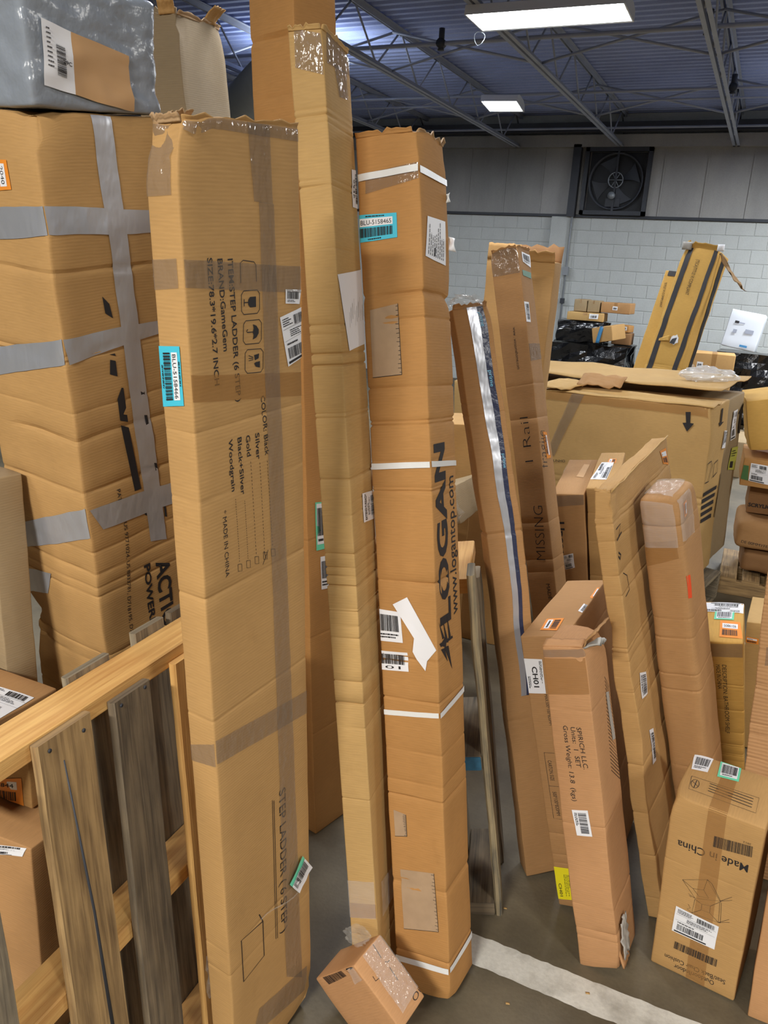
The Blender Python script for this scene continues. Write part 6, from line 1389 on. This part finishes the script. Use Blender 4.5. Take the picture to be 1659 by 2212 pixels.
def wrapped_pile(loc, size, label, seed, lean=0):
    """load swathed in black stretch film: lumpy block with sagging folds"""
    sx, sy, sz = size; V = []; Fc = []; n = 16; m = 10
    for k in range(m + 1):
        z = sz * k / m
        for j in range(n * 2):
            a = 2 * pi * j / (2 * n); ca, sa = cos(a), sin(a); q = max(abs(ca), abs(sa)) ** .8
            p = Vector((sx / 2 * ca / q, sy / 2 * sa / q, z)); f = 1 + .13 * noise.noise(p * 3 + Vector((seed * 3, 0, z * 2))) + .07 * noise.noise(p * 9 + Vector((seed, 0, 0))) - .08 * abs(z / sz - .5)
            V.append(Vector((p.x * f, p.y * f, z + .05 * noise.noise(p * 4 + Vector((0, seed, 0))))))
    w2 = 2 * n
    for k in range(m):
        for j in range(w2): Fc.append((k * w2 + j, k * w2 + (j + 1) % w2, (k + 1) * w2 + (j + 1) % w2, (k + 1) * w2 + j))
    Fc.append(tuple(range(w2 - 1, -1, -1))); Fc.append(tuple(range(m * w2, (m + 1) * w2)))
    for v in V: v.z = min(max(v.z, 0), sz)
    o = link('wrapped_load', mesh(V, Fc), 'black_poly', None, loc); tag(o, label, 'wrapped pallet', 'black-wrapped loads by the back wall')
    return o
wrapped_pile((-2.15, 11.75, .13), (1.15, .8, .83), 'wide black-wrapped load in the middle of the far pile', 1)
wrapped_pile((-2.30, 11.72, .963), (.7, .5, .292), 'small black-wrapped bundle under the row of three far cartons', 2)
wrapped_pile((-3.22, 11.8, .0), (.8, .7, 1.25), 'tall black-wrapped load left of the middle one', 3)
wrapped_pile((-1.19, 11.9, .0), (.46, .6, 1.155), 'black-wrapped load beside the striped cartons', 4)
wrapped_pile((-.12, 11.6, .11), (.75, .6, .91), 'black-wrapped load under the white carton', 5)
flat_pallet((-2.75, 11.3, 0), 0, 1.2, .9, 'pallet under the wide black-wrapped load', 'wood_grey')
flat_pallet((-.6, 11.0, 0), 0, 1.1, .9, 'pallet under the right black-wrapped load', 'wood_grey')
simple_box('carton', (-2.05, 11.2, .99), (.30, .35, .20), -20, 'kraft_tan', 'carton with a blue strip spilling from the middle far load', seed=55, lean=(0, -12), tape=False)
simple_box('carton', (-1.88, 11.62, .968), (.26, .28, .16), 0, 'kraft_dark', 'crushed dark carton spilling from the middle far load', seed=56, lean=(0, 0), tape=False)
bc = [o for o in bpy.data.objects if o.get('label', '').startswith('carton with a blue strip')][0]
sheet('blue_strip', 'blue_print', (-2.01, 11.165, 1.0), (.05, -.02, 0), (.04, 0, .22), 2, 6, lambda u, v, n: n * .006 * sin(v * 3), bc, .006)
simple_box('carton', (-1.82, 11.68, 1.136), (.16, .18, .10), -12, 'kraft_orange', 'small orange-brown carton with a white label on the crushed dark far carton', seed=57, lean=(0, 0), lab=(.3, .3, .08, .05), tape=False)
simple_box('carton', (-1.36, 11.6, 1.16), (.30, .3, .20), 10, 'kraft_grey', 'grey carton half hidden behind the striped cartons', seed=58)
simple_box('carton', (-.70, 10.5, 0), (.47, .4, 1.04), 3, 'kraft_tan', 'taped square carton standing behind the striped cartons', seed=59, lab=(.1, .83, .07, .07))
simple_box('carton', (-.86, 10.12, 0), (.36, .3, .70), -5, 'kraft_grey', 'grey carton in front of the taped square far carton', seed=60, tape=False)
simple_box('carton', (-.45, 11.2, 1.108), (.41, .25, .46), -5, 'white_carton', 'white printed carton at the top of the right far pile', seed=61, lean=(-4, 8), tape=False)
wc = [o for o in bpy.data.objects if o.get('label', '').startswith('white printed')][0]
def white_prints():
    for (x, z, w_, h_, m) in ((.08, .30, .05, .03, 'ink'), (.09, .18, .045, .045, 'steel_grey'), (.23, .2, .10, .05, 'steel_grey'), (.22, .03, .09, .025, 'blue_print'), (.13, .305, .07, .015, 'steel_grey')):
        R = (Matrix.Rotation(radians(-4), 3, 'X') @ Matrix.Rotation(radians(8), 3, 'Y') @ Matrix.Rotation(radians(-5), 3, 'Z')); p0 = Vector((-.45, 11.2, 1.108))
        V = [p0 + R @ Vector((a, -.008, b)) - wc.location for a, b in ((x, z), (x + w_, z), (x + w_, z + h_), (x, z + h_))]
        link('printed_mark', mesh(V, [(0, 1, 2, 3)]), m, wc)
white_prints()
simple_box('carton', (-.21, 9.0, .366), (.15, .15, .12), 0, 'kraft_grey', 'tiny carton with a white label in front of the right far load', seed=62, tape=False, lab=(.3, .4, .05, .05))
simple_box('low_carton', (-.95, 8.6, 0), (1.0, .7, .362), -6, 'steel_grey' if False else 'kraft_grey', 'low grey carton behind the wide cartons at right', seed=63, tape=False)
# open crate of slats in front of the middle load
e = empty('slatted_crate', (-1.98, 10.9, .0), 'small slatted wooden crate leaning in front of the middle far load', 'crate')
for k in range(6): link('slat', bar_mesh(Vector((-.12, .1, 1)).normalized(), AX, AY, Vector((k * .075, 0, .30)), (.34, .05, .015), .002, .001, k, 3), 'pine_light', e)
for z in (.33, .58): link('rail', bar_mesh(AX, AZ, AY, Vector((-.05, .03 + .1 * (z - .3), z)), (.5, .05, .015), .002, .001, 9, 3), 'pine_light', e)
link('leg', bar_mesh(AZ, AX, AY, Vector((0, .06, 0)), (.34, .04, .04), .002, 0, 3, 2), 'pine_light', e); link('leg', bar_mesh(AZ, AX, AY, Vector((.38, .06, 0)), (.34, .04, .04), .002, 0, 4, 2), 'pine_light', e)
def bag(loc, size, mat, label, seed):
    return crumple('plastic_bag', mat, loc, size, seed, None, label, 'bag', amp=.35, group='bags strewn at the far end')
bag((-2.72, 10.9, .28), (.16, .14, .20), 'label_grey', 'pale grey bag at the foot of the left far load', 11); bag((-2.38, 10.72, .18), (.16, .14, .18), 'black_poly', 'black bag below the middle far load', 12)
bag((-1.45, 10.6, .42), (.20, .18, .16), 'label', 'white plastic sheet heaped beside the striped cartons', 13); bag((-1.66, 10.25, .12), (.16, .14, .14), 'black_poly', 'small black bag beside the white heaped sheet', 14)
bag((-.72, 10.25, .82), (.09, .09, .10), 'crumpled_film', 'clear crumpled bag on the grey far carton', 15)
simple_box('carton', (-1.62, 9.6, 0), (.55, .45, .36), 8, 'kraft_grey', 'pale open carton left of the striped cartons', seed=64, tape=False)
# parcels in the gap behind the strapped carton
e = empty('wrapped_timber', (-.885, 2.42, 0), 'bundle of brown slats under clear film behind the strapped carton', 'bundle')
for k in range(4): link('slat', bar_mesh(AZ, AX, AY, Vector((k * .022 - .04, (k % 2) * .01, 0)), (1.03 - .03 * (k % 3), .02, .03), .002, .001, k, 4), 'wood_yellow', e)
crumple('loose_film', 'crumpled_film', (-.875, 2.43, 1.02), (.06, .05, .05), 21, e, amp=.5)
# litter on the floor
for i, (x, y) in enumerate(((-.30, 1.62), (-.19, 1.55), (-.40, 1.93), (-.12, 1.75))):
    o = sheet('cardboard_scrap', 'label_yellow' if False else 'kraft_pale', (x, y, .001), (.010, .003, 0), (-.002, .006, 0), 2, 2, lambda u, v, n: n * .001, None, .001)
    tag(o, ['scrap of cardboard on the floor beside the strapped carton base', 'scrap of cardboard on the floor nearest the camera', 'scrap of cardboard on the floor by the weathered pallet', 'scrap of cardboard lying on the painted floor line'][i], 'scrap', 'floor scraps')
